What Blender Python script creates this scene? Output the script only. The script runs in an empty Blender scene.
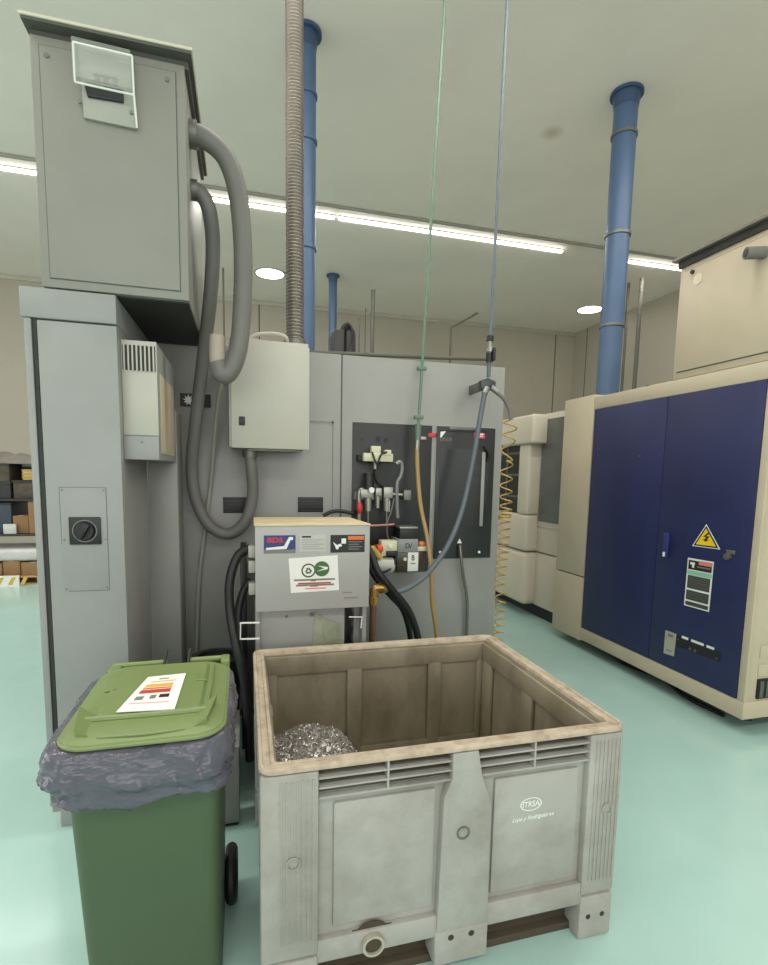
import bpy, bmesh, math, random
from mathutils import Vector, Matrix, noise
random.seed(7)
PI = math.pi
sc = bpy.context.scene
COL = sc.collection

# ------------------------------------------------------------------ camera (solved from the photo's vanishing lines)
F, CX, CY, PITCH, ROLL, EYE, YAW = 516.564, 384.0, 531.707, .1106, -.0196, 1.5769, .2636
def _cam_axes():
    cp, sp, cr, sr = math.cos(PITCH), math.sin(PITCH), math.cos(ROLL), math.sin(ROLL)
    fwd = Vector((0, cp, -sp)); down = Vector((0, -sp, -cp)); right = Vector((1, 0, 0))
    r2 = right*cr + down*sr; d2 = right*-sr + down*cr
    rot = Matrix.Rotation(-YAW, 3, 'Z')
    return rot @ r2, rot @ d2, rot @ fwd
CR_, CD_, CF_ = _cam_axes()
CPOS = Vector((0, 0, EYE))
def at(x, y, X=None, Y=None, Z=None):
    """where the line of sight through a photo pixel meets the plane X=, Y= or Z="""
    d = CR_*((x-CX)/F) + CD_*((y-CY)/F) + CF_
    if X is not None: t = X/d.x
    elif Y is not None: t = Y/d.y
    else: t = (Z-EYE)/d.z
    return CPOS + d*t
def path(pts, key='Y'):
    return [at(a, b, **{key: c}) for a, b, c in pts]

cam = bpy.data.cameras.new('camera'); co = bpy.data.objects.new('camera', cam); COL.objects.link(co)
m = Matrix.Identity(4)
for i in range(3):
    m[i][0] = CR_[i]; m[i][1] = -CD_[i]; m[i][2] = -CF_[i]; m[i][3] = CPOS[i]
co.matrix_world = m
cam.sensor_fit = 'VERTICAL'; cam.sensor_height = 36; cam.lens = F/965*36
cam.shift_y = (CY-482.5)/965; cam.clip_start = .05; cam.clip_end = 100
sc.camera = co

# ------------------------------------------------------------------ materials
def lin(c):
    o = []
    for v in c:
        v /= 255
        o.append(v/12.92 if v <= .04045 else ((v+.055)/1.055)**2.4)
    return (*o, 1)
MATS = {}
def mat(name, col, rough=.5, metal=0, var=.05, scale=6, dirt=None, dirt_amt=0, dscale=3, bump=0, bscale=60, alpha=1, emit=0, trans=0, stretch=None):
    if name in MATS: return MATS[name]
    M = bpy.data.materials.new(name); M.use_nodes = True
    N, L = M.node_tree.nodes, M.node_tree.links
    b = N['Principled BSDF']
    tc = N.new('ShaderNodeTexCoord'); mp = N.new('ShaderNodeMapping'); L.new(tc.outputs['Object'], mp.inputs[0])
    if stretch: mp.inputs['Scale'].default_value = stretch
    nz = N.new('ShaderNodeTexNoise'); nz.inputs['Scale'].default_value = scale; nz.inputs['Detail'].default_value = 5
    L.new(mp.outputs[0], nz.inputs['Vector'])
    rm = N.new('ShaderNodeMapRange'); rm.inputs[1].default_value = .3; rm.inputs[2].default_value = .7
    rm.inputs[3].default_value = 1-var; rm.inputs[4].default_value = 1+var
    L.new(nz.outputs['Fac'], rm.inputs[0])
    mx = N.new('ShaderNodeMix'); mx.data_type = 'RGBA'; mx.blend_type = 'MULTIPLY'; mx.inputs[0].default_value = 1
    mx.inputs[6].default_value = lin(col); L.new(rm.outputs[0], mx.inputs[7])
    out = mx.outputs[2]
    if dirt:
        n2 = N.new('ShaderNodeTexNoise'); n2.inputs['Scale'].default_value = dscale; n2.inputs['Detail'].default_value = 8; n2.inputs['Roughness'].default_value = .65
        L.new(mp.outputs[0], n2.inputs['Vector'])
        r2 = N.new('ShaderNodeMapRange'); r2.inputs[1].default_value = .45; r2.inputs[2].default_value = .75; r2.inputs[3].default_value = 0; r2.inputs[4].default_value = dirt_amt
        L.new(n2.outputs['Fac'], r2.inputs[0])
        m2 = N.new('ShaderNodeMix'); m2.data_type = 'RGBA'; L.new(r2.outputs[0], m2.inputs[0]); L.new(out, m2.inputs[6]); m2.inputs[7].default_value = lin(dirt)
        out = m2.outputs[2]
    L.new(out, b.inputs['Base Color'])
    b.inputs['Roughness'].default_value = rough; b.inputs['Metallic'].default_value = metal
    b.inputs['Alpha'].default_value = alpha
    if trans: b.inputs['Transmission Weight'].default_value = trans; b.inputs['IOR'].default_value = 1.15
    if emit: b.inputs['Emission Color'].default_value = lin(col); b.inputs['Emission Strength'].default_value = emit
    if bump:
        bn = N.new('ShaderNodeTexNoise'); bn.inputs['Scale'].default_value = bscale; bn.inputs['Detail'].default_value = 3
        L.new(mp.outputs[0], bn.inputs['Vector'])
        bp = N.new('ShaderNodeBump'); bp.inputs['Strength'].default_value = bump; bp.inputs['Distance'].default_value = .01
        L.new(bn.outputs['Fac'], bp.inputs['Height']); L.new(bp.outputs[0], b.inputs['Normal'])
    MATS[name] = M
    return M

grey = mat('machine_grey', (146, 145, 141), .42, var=.03, dirt=(128, 126, 116), dirt_amt=.25, dscale=2)
grey_seam = mat('grey_groove', (90, 92, 90), .6)
cab = mat('cabinet_grey', (146, 147, 145), .4, var=.03, dirt=(140, 139, 130), dirt_amt=.15, dscale=2)
cab_top = mat('cabinet_greenish_grey', (135, 134, 126), .42, var=.03, dirt=(128, 128, 118), dirt_amt=.2, dscale=2)
roofm = mat('roof_metal', (128, 122, 108), .4, .3)
white = mat('off_white_paint', (182, 179, 168), .4, var=.03)
cream = mat('cream_paint', (194, 180, 156), .42, var=.03, dirt=(170, 160, 140), dirt_amt=.3, dscale=2)
blue = mat('navy_paint', (33, 39, 82), .5, var=.12, scale=3)
black = mat('black_plastic', (26, 27, 28), .45, var=.1)
panel_black = mat('black_panel', (34, 35, 35), .4, var=.12)
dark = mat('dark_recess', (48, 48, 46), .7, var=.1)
glass = mat('tinted_glass', (24, 26, 27), .3, var=.1)
glassg = mat('grey_glass', (96, 98, 95), .2, var=.1)
clear = mat('clear_cover', (215, 218, 212), .12, alpha=.22)
clear_edge = mat('clear_edge', (238, 240, 232), .2, alpha=.8)
steel = mat('steel', (152, 150, 142), .38, .8, var=.1)
steel_d = mat('dull_steel', (120, 118, 112), .45, .7, var=.1)
brass = mat('brass', (176, 140, 80), .35, .8, var=.15)
hose_g = mat('grey_hose', (112, 110, 106), .5, var=.06)
hose_b = mat('beige_hose_end', (176, 162, 148), .6, var=.1)
duct = mat('corrugated_steel', (124, 116, 107), .4, .45, var=.1)
bluepipe = mat('blue_pipe_paint', (76, 100, 132), .4, var=.06, scale=4)
conduit = mat('dull_conduit', (96, 94, 86), .5, .3)
green_line = mat('green_air_pipe', (98, 122, 104), .4)
blue_line = mat('blue_grey_hose', (92, 100, 108), .45)
amber = mat('amber_tube', (160, 132, 84), .3, var=.1)
yellow_t = mat('yellow_coil', (176, 146, 82), .3, var=.1)
rubber = mat('black_rubber', (24, 24, 25), .5)
bin_g = mat('bin_green', (69, 86, 60), .5, var=.05, scale=3, bump=.05, bscale=160)
lid_g = mat('lid_green', (114, 130, 80), .42, var=.06, scale=5)
bagm = mat('bag_plastic', (86, 85, 96), .2, var=.12, scale=9, bump=.6, bscale=30, stretch=(.6, .6, 1.6))
paper = mat('white_paper', (232, 230, 224), .6, var=.02)
boxg = mat('bulk_box_grey', (166, 164, 158), .55, var=.06, scale=5, dirt=(112, 104, 90), dirt_amt=.62, dscale=3, bump=.05, bscale=90)
box_in = mat('bulk_box_dirty_inside', (138, 128, 108), .6, var=.08, scale=5, dirt=(84, 70, 50), dirt_amt=.85, dscale=3.2, stretch=(1, 1, .5))
box_slot = mat('bulk_box_grime_shade', (74, 64, 50), .8, var=.15, dirt=(50, 42, 32), dirt_amt=.7)
rimm = mat('bulk_box_worn_rim', (182, 168, 148), .6, var=.08, scale=14, dirt=(120, 92, 66), dirt_amt=.7, dscale=16)
chip = mat('metal_chips', (176, 170, 164), .32, .6, var=.6, scale=150)
red = mat('red_plastic', (190, 48, 42), .4)
orange = mat('orange_plastic', (222, 128, 70), .4)
yellow = mat('yellow_plastic', (200, 172, 84), .4)
warn_y = mat('sign_yellow', (240, 200, 40), .4)
ink = mat('ink_black', (30, 30, 30), .6)
inkgrey = mat('ink_grey', (120, 118, 112), .6)
white_p = mat('print_white', (228, 230, 226), .5)
print_blue = mat('print_navy', (48, 56, 112), .4)
print_red = mat('print_red', (196, 52, 66), .5)
print_pink = mat('print_pink', (206, 60, 96), .5)
print_green = mat('print_green', (62, 104, 52), .5)
print_dkgreen = mat('print_dark_green', (48, 70, 54), .5)
mint = mat('print_mint', (140, 196, 164), .5)
salmon = mat('print_salmon', (222, 130, 120), .5)
print_orange = mat('print_orange', (216, 110, 54), .5)
print_yel = mat('print_ochre', (214, 166, 72), .5)
print_brick = mat('print_brick', (178, 66, 48), .5)
cover_beige = mat('dusty_beige_lid', (214, 196, 160), .6, var=.1, scale=8, dirt=(170, 140, 100), dirt_amt=.5)
card = mat('cardboard', (146, 112, 76), .8, var=.1)
wood = mat('pallet_wood', (180, 150, 106), .8, var=.15)
crate_d = mat('dark_crate', (52, 50, 50), .6, var=.2)
crate_b = mat('brown_stock', (84, 74, 62), .7, var=.4, scale=12)
wrap = mat('white_wrap', (200, 198, 196), .35, var=.15, bump=.4, bscale=12)
bluebin = mat('blue_crate', (58, 66, 82), .5, var=.1)
led = mat('led_strip', (255, 250, 240), .5, emit=9)
lamp = mat('lamp_disc', (255, 248, 232), .5, emit=7)
algae = mat('greenish_guard', (150, 152, 132), .4, var=.2, dirt=(112, 122, 80), dirt_amt=.8, dscale=5)
cream_b = mat('machine_cream', (206, 196, 178), .42, var=.03, dirt=(180, 165, 140), dirt_amt=.3)

def env_mat(name, col, rough, kind):
    M = mat(name, col, rough, var=.025, scale=.7, dirt=tuple(int(c*.93) for c in col), dirt_amt=.5, dscale=.5)
    N, L = M.node_tree.nodes, M.node_tree.links; b = N['Principled BSDF']
    src = b.inputs['Base Color'].links[0].from_socket
    geo = N.new('ShaderNodeNewGeometry')
    if kind == 'ceiling':               # the brown stain on the ceiling panel
        p = at(552, 133, Z=5.2)
        vd = N.new('ShaderNodeVectorMath'); vd.operation = 'DISTANCE'; vd.inputs[1].default_value = p
        L.new(geo.outputs['Position'], vd.inputs[0])
        r = N.new('ShaderNodeMapRange'); r.inputs[1].default_value = .02; r.inputs[2].default_value = .14; r.inputs[3].default_value = .45; r.inputs[4].default_value = 0
        L.new(vd.outputs['Value'], r.inputs[0])
        mx = N.new('ShaderNodeMix'); mx.data_type = 'RGBA'; L.new(r.outputs[0], mx.inputs[0]); L.new(src, mx.inputs[6]); mx.inputs[7].default_value = lin((150, 120, 70))
        L.new(mx.outputs[2], b.inputs['Base Color'])
    if kind == 'wall':                  # sandwich-panel joints every 2.4 m
        sp = N.new('ShaderNodeSeparateXYZ'); L.new(geo.outputs['Position'], sp.inputs[0])
        ad = N.new('ShaderNodeMath'); ad.operation = 'ADD'; L.new(sp.outputs[0], ad.inputs[0]); L.new(sp.outputs[1], ad.inputs[1])
        ad2 = N.new('ShaderNodeMath'); ad2.operation = 'ADD'; ad2.inputs[1].default_value = 100-(at(525, 370, Y=11.8).x+11.8) % 7.2
        L.new(ad.outputs[0], ad2.inputs[0])
        md = N.new('ShaderNodeMath'); md.operation = 'MODULO'; md.inputs[1].default_value = 7.2; L.new(ad2.outputs[0], md.inputs[0])
        lt = N.new('ShaderNodeMath'); lt.operation = 'LESS_THAN'; lt.inputs[1].default_value = .03; L.new(md.outputs[0], lt.inputs[0])
        mx = N.new('ShaderNodeMix'); mx.data_type = 'RGBA'; L.new(lt.outputs[0], mx.inputs[0]); L.new(src, mx.inputs[6]); mx.inputs[7].default_value = lin((90, 88, 82))
        L.new(mx.outputs[2], b.inputs['Base Color'])
    return M
ceil_m = env_mat('ceiling_panel', (243, 233, 224), .45, 'ceiling')
wall_m = env_mat('wall_panel', (178, 170, 155), .55, 'wall')
floor_m = mat('epoxy_floor', (170, 203, 195), .2, var=.05, scale=1.5, dirt=(184, 210, 202), dirt_amt=.5, dscale=2.2)

# ------------------------------------------------------------------ mesh builder
def V(*a): return Vector(a)
class MB:
    def __init__(s): s.bm = bmesh.new()
    def _merge(s, b):
        me = bpy.data.meshes.new('t'); b.to_mesh(me); b.free(); s.bm.from_mesh(me); bpy.data.meshes.remove(me); return s
    def box(s, x0, x1, y0, y1, z0, z1, bev=0, seg=2, mtx=None):
        x0, x1 = sorted((x0, x1)); y0, y1 = sorted((y0, y1)); z0, z1 = sorted((z0, z1))
        b = bmesh.new(); r = bmesh.ops.create_cube(b, size=1)
        for v in b.verts: v.co = Vector(((x0+x1)/2+v.co.x*(x1-x0), (y0+y1)/2+v.co.y*(y1-y0), (z0+z1)/2+v.co.z*(z1-z0)))
        if bev:
            bev = min(bev, .45*min(x1-x0, y1-y0, z1-z0))
            bmesh.ops.bevel(b, geom=b.edges[:], offset=bev, segments=seg, profile=.5, affect='EDGES')
        if mtx: b.transform(mtx)
        return s._merge(b)
    def cyl(s, p0, p1, r0, r1=None, seg=24):
        p0, p1 = Vector(p0), Vector(p1); d = p1-p0; b = bmesh.new()
        bmesh.ops.create_cone(b, cap_ends=True, segments=seg, radius1=r0, radius2=r0 if r1 is None else r1, depth=d.length)
        q = Vector((0, 0, 1)).rotation_difference(d).to_matrix().to_4x4()
        b.transform(Matrix.Translation((p0+p1)/2) @ q); return s._merge(b)
    def sphere(s, c, r, sc_=(1, 1, 1), u=16, v=10):
        b = bmesh.new(); bmesh.ops.create_uvsphere(b, u_segments=u, v_segments=v, radius=r)
        b.transform(Matrix.Translation(Vector(c)) @ Matrix.Diagonal((*sc_, 1))); return s._merge(b)
    def tube(s, pts, r, seg=12, smooth=6, rfun=None):
        P = catmull(pts, smooth) if smooth and len(pts) > 2 else [Vector(p) for p in pts]
        b = bmesh.new(); rings = []; T = []
        n = len(P)
        for i in range(n): T.append((P[min(i+1, n-1)]-P[max(i-1, 0)]).normalized())
        nrm = T[0].orthogonal().normalized()
        for i in range(n):
            nrm = (nrm-T[i]*nrm.dot(T[i])).normalized(); bi = T[i].cross(nrm)
            rr = r if rfun is None else rfun(i, n)
            rings.append([b.verts.new(P[i]+(nrm*math.cos(2*PI*k/seg)+bi*math.sin(2*PI*k/seg))*rr) for k in range(seg)])
        for i in range(n-1):
            for k in range(seg): b.faces.new((rings[i][k], rings[i][(k+1) % seg], rings[i+1][(k+1) % seg], rings[i+1][k]))
        b.faces.new(rings[0][::-1]); b.faces.new(rings[-1])
        return s._merge(b)
    def prism(s, pts, vec, bev=0):
        b = bmesh.new(); vec = Vector(vec)
        a = [b.verts.new(Vector(p)) for p in pts]; c = [b.verts.new(Vector(p)+vec) for p in pts]
        b.faces.new(a); b.faces.new(c[::-1])
        for i in range(len(a)):
            j = (i+1) % len(a); b.faces.new((a[j], a[i], c[i], c[j]))
        bmesh.ops.recalc_face_normals(b, faces=b.faces[:])
        if bev: bmesh.ops.bevel(b, geom=b.edges[:], offset=bev, segments=2, profile=.5, affect='EDGES')
        return s._merge(b)
    def loft(s, loops, cap0=True, cap1=True):
        b = bmesh.new(); R = [[b.verts.new(Vector(p)) for p in lp] for lp in loops]; n = len(R[0])
        for i in range(len(R)-1):
            for k in range(n): b.faces.new((R[i][k], R[i][(k+1) % n], R[i+1][(k+1) % n], R[i+1][k]))
        if cap0: b.faces.new(R[0][::-1])
        if cap1: b.faces.new(R[-1])
        bmesh.ops.recalc_face_normals(b, faces=b.faces[:])
        return s._merge(b)
    def ring(s, c, n, r0, r1, t, seg=32, sx=1, sy=1, up=None):
        """flat ring (annulus) of thickness t facing n"""
        c, n = Vector(c), Vector(n).normalized(); up = Vector(up or (0, 0, 1)); u = up.cross(n).normalized(); w = n.cross(u)
        lp = lambda r, h: [c+n*h+(u*math.cos(2*PI*k/seg)*sx+w*math.sin(2*PI*k/seg)*sy)*r for k in range(seg)]
        L = [lp(r0, 0), lp(r0, t), lp(r1, t), lp(r1, 0), lp(r0, 0)]
        return s.loft(L, False, False)
    def build(s, name, material, parent=None, smooth=35, label=None):
        me = bpy.data.meshes.new(name); bmesh.ops.remove_doubles(s.bm, verts=s.bm.verts[:], dist=1e-6)
        off = Vector((0, 0, 0)); p = parent
        while p is not None: off += p.location; p = p.parent
        if parent is None:
            xs = [v.co.x for v in s.bm.verts]; ys = [v.co.y for v in s.bm.verts]; zs = [v.co.z for v in s.bm.verts]
            off = Vector(((min(xs)+max(xs))/2, (min(ys)+max(ys))/2, min(zs)))
        for v in s.bm.verts: v.co -= off
        s.bm.to_mesh(me); s.bm.free()
        me.materials.append(material)
        for f in me.polygons: f.use_smooth = True
        me.set_sharp_from_angle(angle=math.radians(smooth))
        o = bpy.data.objects.new(name, me); COL.objects.link(o)
        if parent is not None: o.parent = parent
        else: o.location = off
        if label: o['label'] = label
        return o
def catmull(pts, n):
    P = [Vector(p) for p in pts]; P = [P[0]*2-P[1]]+P+[P[-1]*2-P[-2]]; out = []
    for i in range(1, len(P)-2):
        a, b, c, d = P[i-1:i+3]
        for k in range(n):
            t = k/n
            out.append(.5*((2*b)+(c-a)*t+(2*a-5*b+4*c-d)*t*t+(-a+3*b-3*c+d)*t**3))
    out.append(P[-2]); return out
def rrect(x0, x1, y0, y1, r, z, n=6):
    o = []
    for cx, cy, a0 in ((x1-r, y1-r, 0), (x0+r, y1-r, PI/2), (x0+r, y0+r, PI), (x1-r, y0+r, 1.5*PI)):
        for k in range(n+1):
            a = a0+PI/2*k/n; o.append(Vector((cx+r*math.cos(a), cy+r*math.sin(a), z)))
    return o
def tag(o, label, cat, group=None, kind=None):
    o['label'] = label; o['category'] = cat
    if group: o['group'] = group
    if kind: o['kind'] = kind
    return o
def thing(name, loc, label, cat, group=None):
    o = bpy.data.objects.new(name, None); COL.objects.link(o); o.location = loc; o.empty_display_size = .1
    return tag(o, label, cat, group)
def struct(name, mb, m_):
    o = mb.build(name, m_); o['kind'] = 'structure'; return o
def text(name, s_, size, pos, right, up, m_, parent, thick=.0006, shear=0, sx=1, bold=.012):
    cu = bpy.data.curves.new('t', 'FONT'); cu.body = s_; cu.size = size; cu.align_x = 'CENTER'; cu.align_y = 'CENTER'; cu.extrude = thick; cu.shear = shear; cu.offset = size*bold
    ob = bpy.data.objects.new('t', cu); COL.objects.link(ob)
    dg = bpy.context.evaluated_depsgraph_get(); me = bpy.data.meshes.new_from_object(ob.evaluated_get(dg))
    bpy.data.objects.remove(ob); bpy.data.curves.remove(cu)
    r, u = Vector(right).normalized(), Vector(up).normalized(); nn = r.cross(u)
    off = Vector((0, 0, 0)); p = parent
    while p is not None: off += p.location; p = p.parent
    mt = Matrix.Identity(4)
    for i in range(3): mt[i][0] = r[i]*sx; mt[i][1] = u[i]; mt[i][2] = nn[i]; mt[i][3] = pos[i]-off[i]
    me.transform(mt); me.name = name; me.materials.clear(); me.materials.append(m_)
    o = bpy.data.objects.new(name, me); COL.objects.link(o); o.parent = parent; return o
def qY(a, b, Y, t=.002, bev=0, mb=None):
    """thin plate on a plane facing -Y, photo pixels a (top left) to b (bottom right)"""
    p, q = at(*a, Y=Y), at(*b, Y=Y); return (mb or MB()).box(p.x, q.x, Y-t, Y, p.z, q.z, bev)
def qX(a, b, X, t=.002, bev=0, mb=None):
    p, q = at(*a, X=X), at(*b, X=X); return (mb or MB()).box(X-t, X, p.y, q.y, p.z, q.z, bev)
FR = ((1, 0, 0), (0, 0, 1))      # lettering on a face towards -Y
FX = ((0, -1, 0), (0, 0, 1))     # lettering on a face towards -X

# ------------------------------------------------------------------ the hall
H = 5.2; XL, XR, YB, YF = -9.0, 8.05, 11.8, -6.0
struct('floor', MB().box(XL-.2, XR+.2, YF-.2, YB+.2, -.2, 0), floor_m)
struct('ceiling', MB().box(XL-.2, XR+.2, YF-.2, YB+.2, H, H+.2), ceil_m)
struct('wall_back', MB().box(XL-.2, XR+.2, YB, YB+.2, 0, H), wall_m)
struct('wall_front', MB().box(XL-.2, XR+.2, YF-.2, YF, 0, H), wall_m)
struct('wall_left', MB().box(XL-.2, XL, YF, YB, 0, H), wall_m)
struct('wall_right', MB().box(XR, XR+.2, YF, YB, 0, H), wall_m)
struct('trim_1', MB().box(XL, XR, YB-.03, YB, H-.08, H-.001, .004), mat('trim_grey', (186, 180, 166), .5))
struct('trim_2', MB().box(XL, XR, 7.38, 7.42, H-.035, H-.001, .004), mat('rail_grey', (160, 155, 144), .5))

# ------------------------------------------------------------------ ceiling lights
GL = 'linear ceiling lights in one row'
def strip(x0, x1, label):
    t = thing('linear_light', (x0, 7.7, H-.042), label, 'light', GL)
    MB().box(x0, x1, 7.665, 7.735, H-.012, H-.001, .003).build('housing', white, t)
    MB().box(x0+.01, x1-.01, 7.675, 7.725, H-.042, H-.012, .008).build('diffuser', led, t)
strip(-6.2, at(338, 216, Z=5.15).x-.02, 'long white linear ceiling light running behind the tall grey cabinet and the corrugated duct')
strip(at(338, 216, Z=5.15).x+.02, 4.95, 'white linear ceiling light crossed by the green and blue drop lines')
strip(6.2, 7.3, 'short white linear ceiling light between the blue pillar pipe and the cream roof cabinet')
GD = 'round recessed ceiling lights'
for px, py, lb in ((270, 273, 'round white ceiling downlight left of the corrugated steel duct'), (590, 309, 'round white ceiling downlight left of the big blue pipe on the right')):
    p = at(px, py, Z=H)
    t = thing('ceiling_downlight', (p.x, p.y, H-.03), lb, 'light', GD)
    MB().ring((p.x, p.y, H-.02), (0, 0, 1), .25, .28, .019, up=(0, 1, 0)).build('trim_ring', white, t)
    MB().cyl((p.x, p.y, H-.015), (p.x, p.y, H-.001), .25).build('diffuser', lamp, t)

# ------------------------------------------------------------------ bulk box
BX0, BX1, BY0, BY1 = .03, 1.215, 1.37, 2.375
bb = thing('bulk_container', (.62, 1.87, 0), 'large open grey plastic bulk box with dirty inside, standing in front of the conveyor head', 'bulk box')
w = MB()
iy0, iy1, ix0, ix1 = BY0+.032, BY1-.04, BX0+.035, BX1-.06
# outer walls (recessed 25 mm behind the posts)
w.box(BX0+.10, BX1-.1, BY0+.028, BY0+.05, .17, .66)
w.box(BX0+.1, BX1-.1, BY1-.05, BY1-.028, .17, .74)
w.box(BX0+.02, BX0+.045, BY0+.1, BY1-.1, .17, .74); w.box(BX1-.045, BX1-.02, BY0+.1, BY1-.1, .17, .74)
w.box(BX0+.01, BX1-.01, BY0+.012, BY1-.012, .13, .185, .008)
w.build('outer_wall', boxg, bb)
# dirty inner lining
n_ = MB()
n_.box(BX0+.046, BX1-.046, BY0+.0505, BY0+.056, .186, .745); n_.box(BX0+.046, BX1-.046, BY1-.056, BY1-.0505, .186, .745)
n_.box(BX0+.0455, BX0+.051, BY0+.05, BY1-.05, .186, .745); n_.box(BX1-.051, BX1-.0455, BY0+.05, BY1-.05, .186, .745)
n_.box(BX0+.046, BX1-.046, BY0+.05, BY1-.05, .186, .195)
zr0, zr1 = .655, .745
n_.box(BX0+.052, BX1-.052, BY1-.074, BY1-.056, zr0, zr1, .008)            # ribs that leave recessed fields on the far wall
for x0, x1 in ((BX0+.052, .135), (.455, .53), (.86, .93), (1.12, BX1-.052)): n_.box(x0, x1, BY1-.0735, BY1-.056, .2, zr0+.02, .008)
n_.box(BX0+.052, BX1-.052, BY1-.073, BY1-.056, .196, .27, .008)
n_.box(BX1-.070, BX1-.051, BY0+.056, BY1-.075, zr0, zr1, .008); n_.box(BX1-.069, BX1-.051, BY0+.057, BY1-.076, .196, .27, .008)
for y0, y1 in ((BY0+.058, BY0+.14), (1.83, 1.92), (2.20, BY1-.076)): n_.box(BX1-.0695, BX1-.051, y0, y1, .2, zr0+.02, .008)
n_.box(BX0+.051, BX0+.062, 1.83, 1.92, .2, .7, .005)
n_.build('inner_wall', box_in, bb)
# rim: lip with an inner groove
def rimloop(d, z): return rrect(BX0-.004+d, BX1+.012-d, BY0-.006+d, BY1+.006-d, max(.045-d, .012), z)
MB().loft([rimloop(.006, .744), rimloop(.001, .748), rimloop(.001, .757), rimloop(.005, .762), rimloop(.014, .762), rimloop(.017, .756), rimloop(.034, .756), rimloop(.037, .762), rimloop(.047, .760), rimloop(.05, .75), rimloop(.05, .744), rimloop(.006, .744)], False, False).build('rim', rimm, bb, 50)
# posts
def post(x0, x1, y0, y1, ribs):
    p = MB().box(x0, x1, y0, y1, .02, .742, .012)
    return p
for k, (x0, x1, y0, y1) in enumerate(((BX0, BX0+.165, BY0, BY0+.045), (BX1-.13, BX1, BY0, BY0+.045), (BX0, BX0+.165, BY1-.045, BY1), (BX1-.13, BX1, BY1-.045, BY1))):
    p = MB().box(x0, x1, y0, y1, .165, .742, .01)
    xs = (x0, x0+.045) if x0 < .5 else (x1-.045, x1)
    ys = (y0, y0+.16) if k < 2 else (y1-.16, y1)
    p.box(xs[0]+(.0007 if x0 < .5 else 0), xs[1]-(0 if x0 < .5 else .0007), ys[0]+(.0011 if k < 2 else 0), ys[1]-(0 if k < 2 else .0011), .166, .7412, .01)
    if k < 2:                                                # fine vertical ribs on the outer half
        c = (x0+.10) if k == 0 else (x1-.062)
        for i in range(7):
            xx = c-.045+i*.015; p.box(xx, xx+.006, y0-.003, y0+.004, .22, .72, .0015)
    p.build('corner_post', boxg, bb)
    f = MB().box(x0, x1, min(ys), max(ys), 0, .16, .01)
    if k < 2:
        f2 = f.build('corner_foot', boxg, bb)
        for dx in (.035, .09): MB().cyl((x0+dx, y0-.001, .085), (x0+dx, y0+.004, .085), .009).build('bolt_hole', dark, f2)
    else: f.build('corner_foot', boxg, bb)
    if k < 2:
        cx = at(293, 863, Y=BY0).x if k == 0 else at(606, 808, Y=BY0).x; cz = at(293, 863, Y=BY0).z if k == 0 else at(606, 808, Y=BY0).z
        MB().ring((cx, y0-.004, cz), (0, -1, 0), .016, .020, .003).cyl((cx, y0-.0015, cz), (cx, y0+.002, cz), .016).build('round_mark', boxg, bb)
# centre pillar, narrower above the chamfers
pc = [(.565, .15), (.74, .15), (.735, .56), (.70, .66), (.685, .742), (.60, .742), (.60, .66), (.575, .60)]
MB().prism([V(x, BY0-.002, z) for x, z in pc], (0, .045, 0), .004).build('centre_pillar', boxg, bb)
MB().ring((.642, BY0-.001, .479), (0, -1, 0), .016, .022, .004).build('round_mark', steel_d, bb)
f = MB().box(.56, .745, BY0, BY0+.15, .03, .17, .01).build('centre_foot', boxg, bb)
for dx in (.055, .125): MB().cyl((.56+dx, BY0-.001, .125), (.56+dx, BY0+.004, .125), .01).build('bolt_hole', dark, f)
MB().box(.56, .745, BY1-.15, BY1, .03, .17, .01).build('centre_foot', boxg, bb)
# long skids
for y0 in (BY0+.05, 1.82, BY1-.15):
    MB().box(BX0+.02, BX1-.1, y0, y0+.1, 0, .03, .006).box(BX0+.02, BX1-.1, y0+.03, y0+.07, .03, .14).build('skid', box_slot, bb)  # runners lie in shadow, painted in with the dark slot colour
# vent slots under the rim
for x0, x1 in ((BX0+.165, .602), (.683, BX1-.13)):
    MB().box(x0, x1, BY0+.038, BY0+.0495, .655, .742).build('slot_recess', box_slot, bb)
    s = MB()
    for z in (.652, .682, .712): s.box(x0, x1, BY0+.004, BY0+.04, z, z+.006, .001)
    s.box((x0+x1)/2-.003, (x0+x1)/2+.003, BY0+.003, BY0+.04, .652, .742)
    s.build('slot_grille', boxg, bb)
# raised field frames inside each recessed panel
for x0, x1 in ((.24, .555), (.755, 1.06)):
    MB().box(x0, x1, BY0+.018, BY0+.03, .23, .625, .011).build('field_panel', boxg, bb)
MB().box(BX0+.16, .57, BY0+.006, BY0+.04, .13, .205, .006).box(.74, BX1-.12, BY0+.006, BY0+.04, .13, .21, .006).build('bottom_beam', boxg, bb)
# drain plug in its arch
d0 = at(373, 944, Y=BY0)
dp = MB().ring((d0.x, BY0+.004, d0.z), (0, -1, 0), .026, .034, .014).build('drain_plug', mat('drain_grey', (172, 168, 152), .5), bb, label='pale drain ring')
MB().cyl((d0.x, BY0+.002, d0.z), (d0.x, BY0-.002, d0.z), .026).build('drain_hole', box_slot, dp)
arch = [V(d0.x+.062*math.cos(a), BY0+.0175, d0.z+.062*math.sin(a)) for a in [PI*k/16 for k in range(17)]]+[V(d0.x-.062, BY0+.0175, .206), V(d0.x+.062, BY0+.0175, .206)]
MB().prism(arch, (0, -.003, 0)).build('drain_recess', box_slot, bb)
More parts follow.
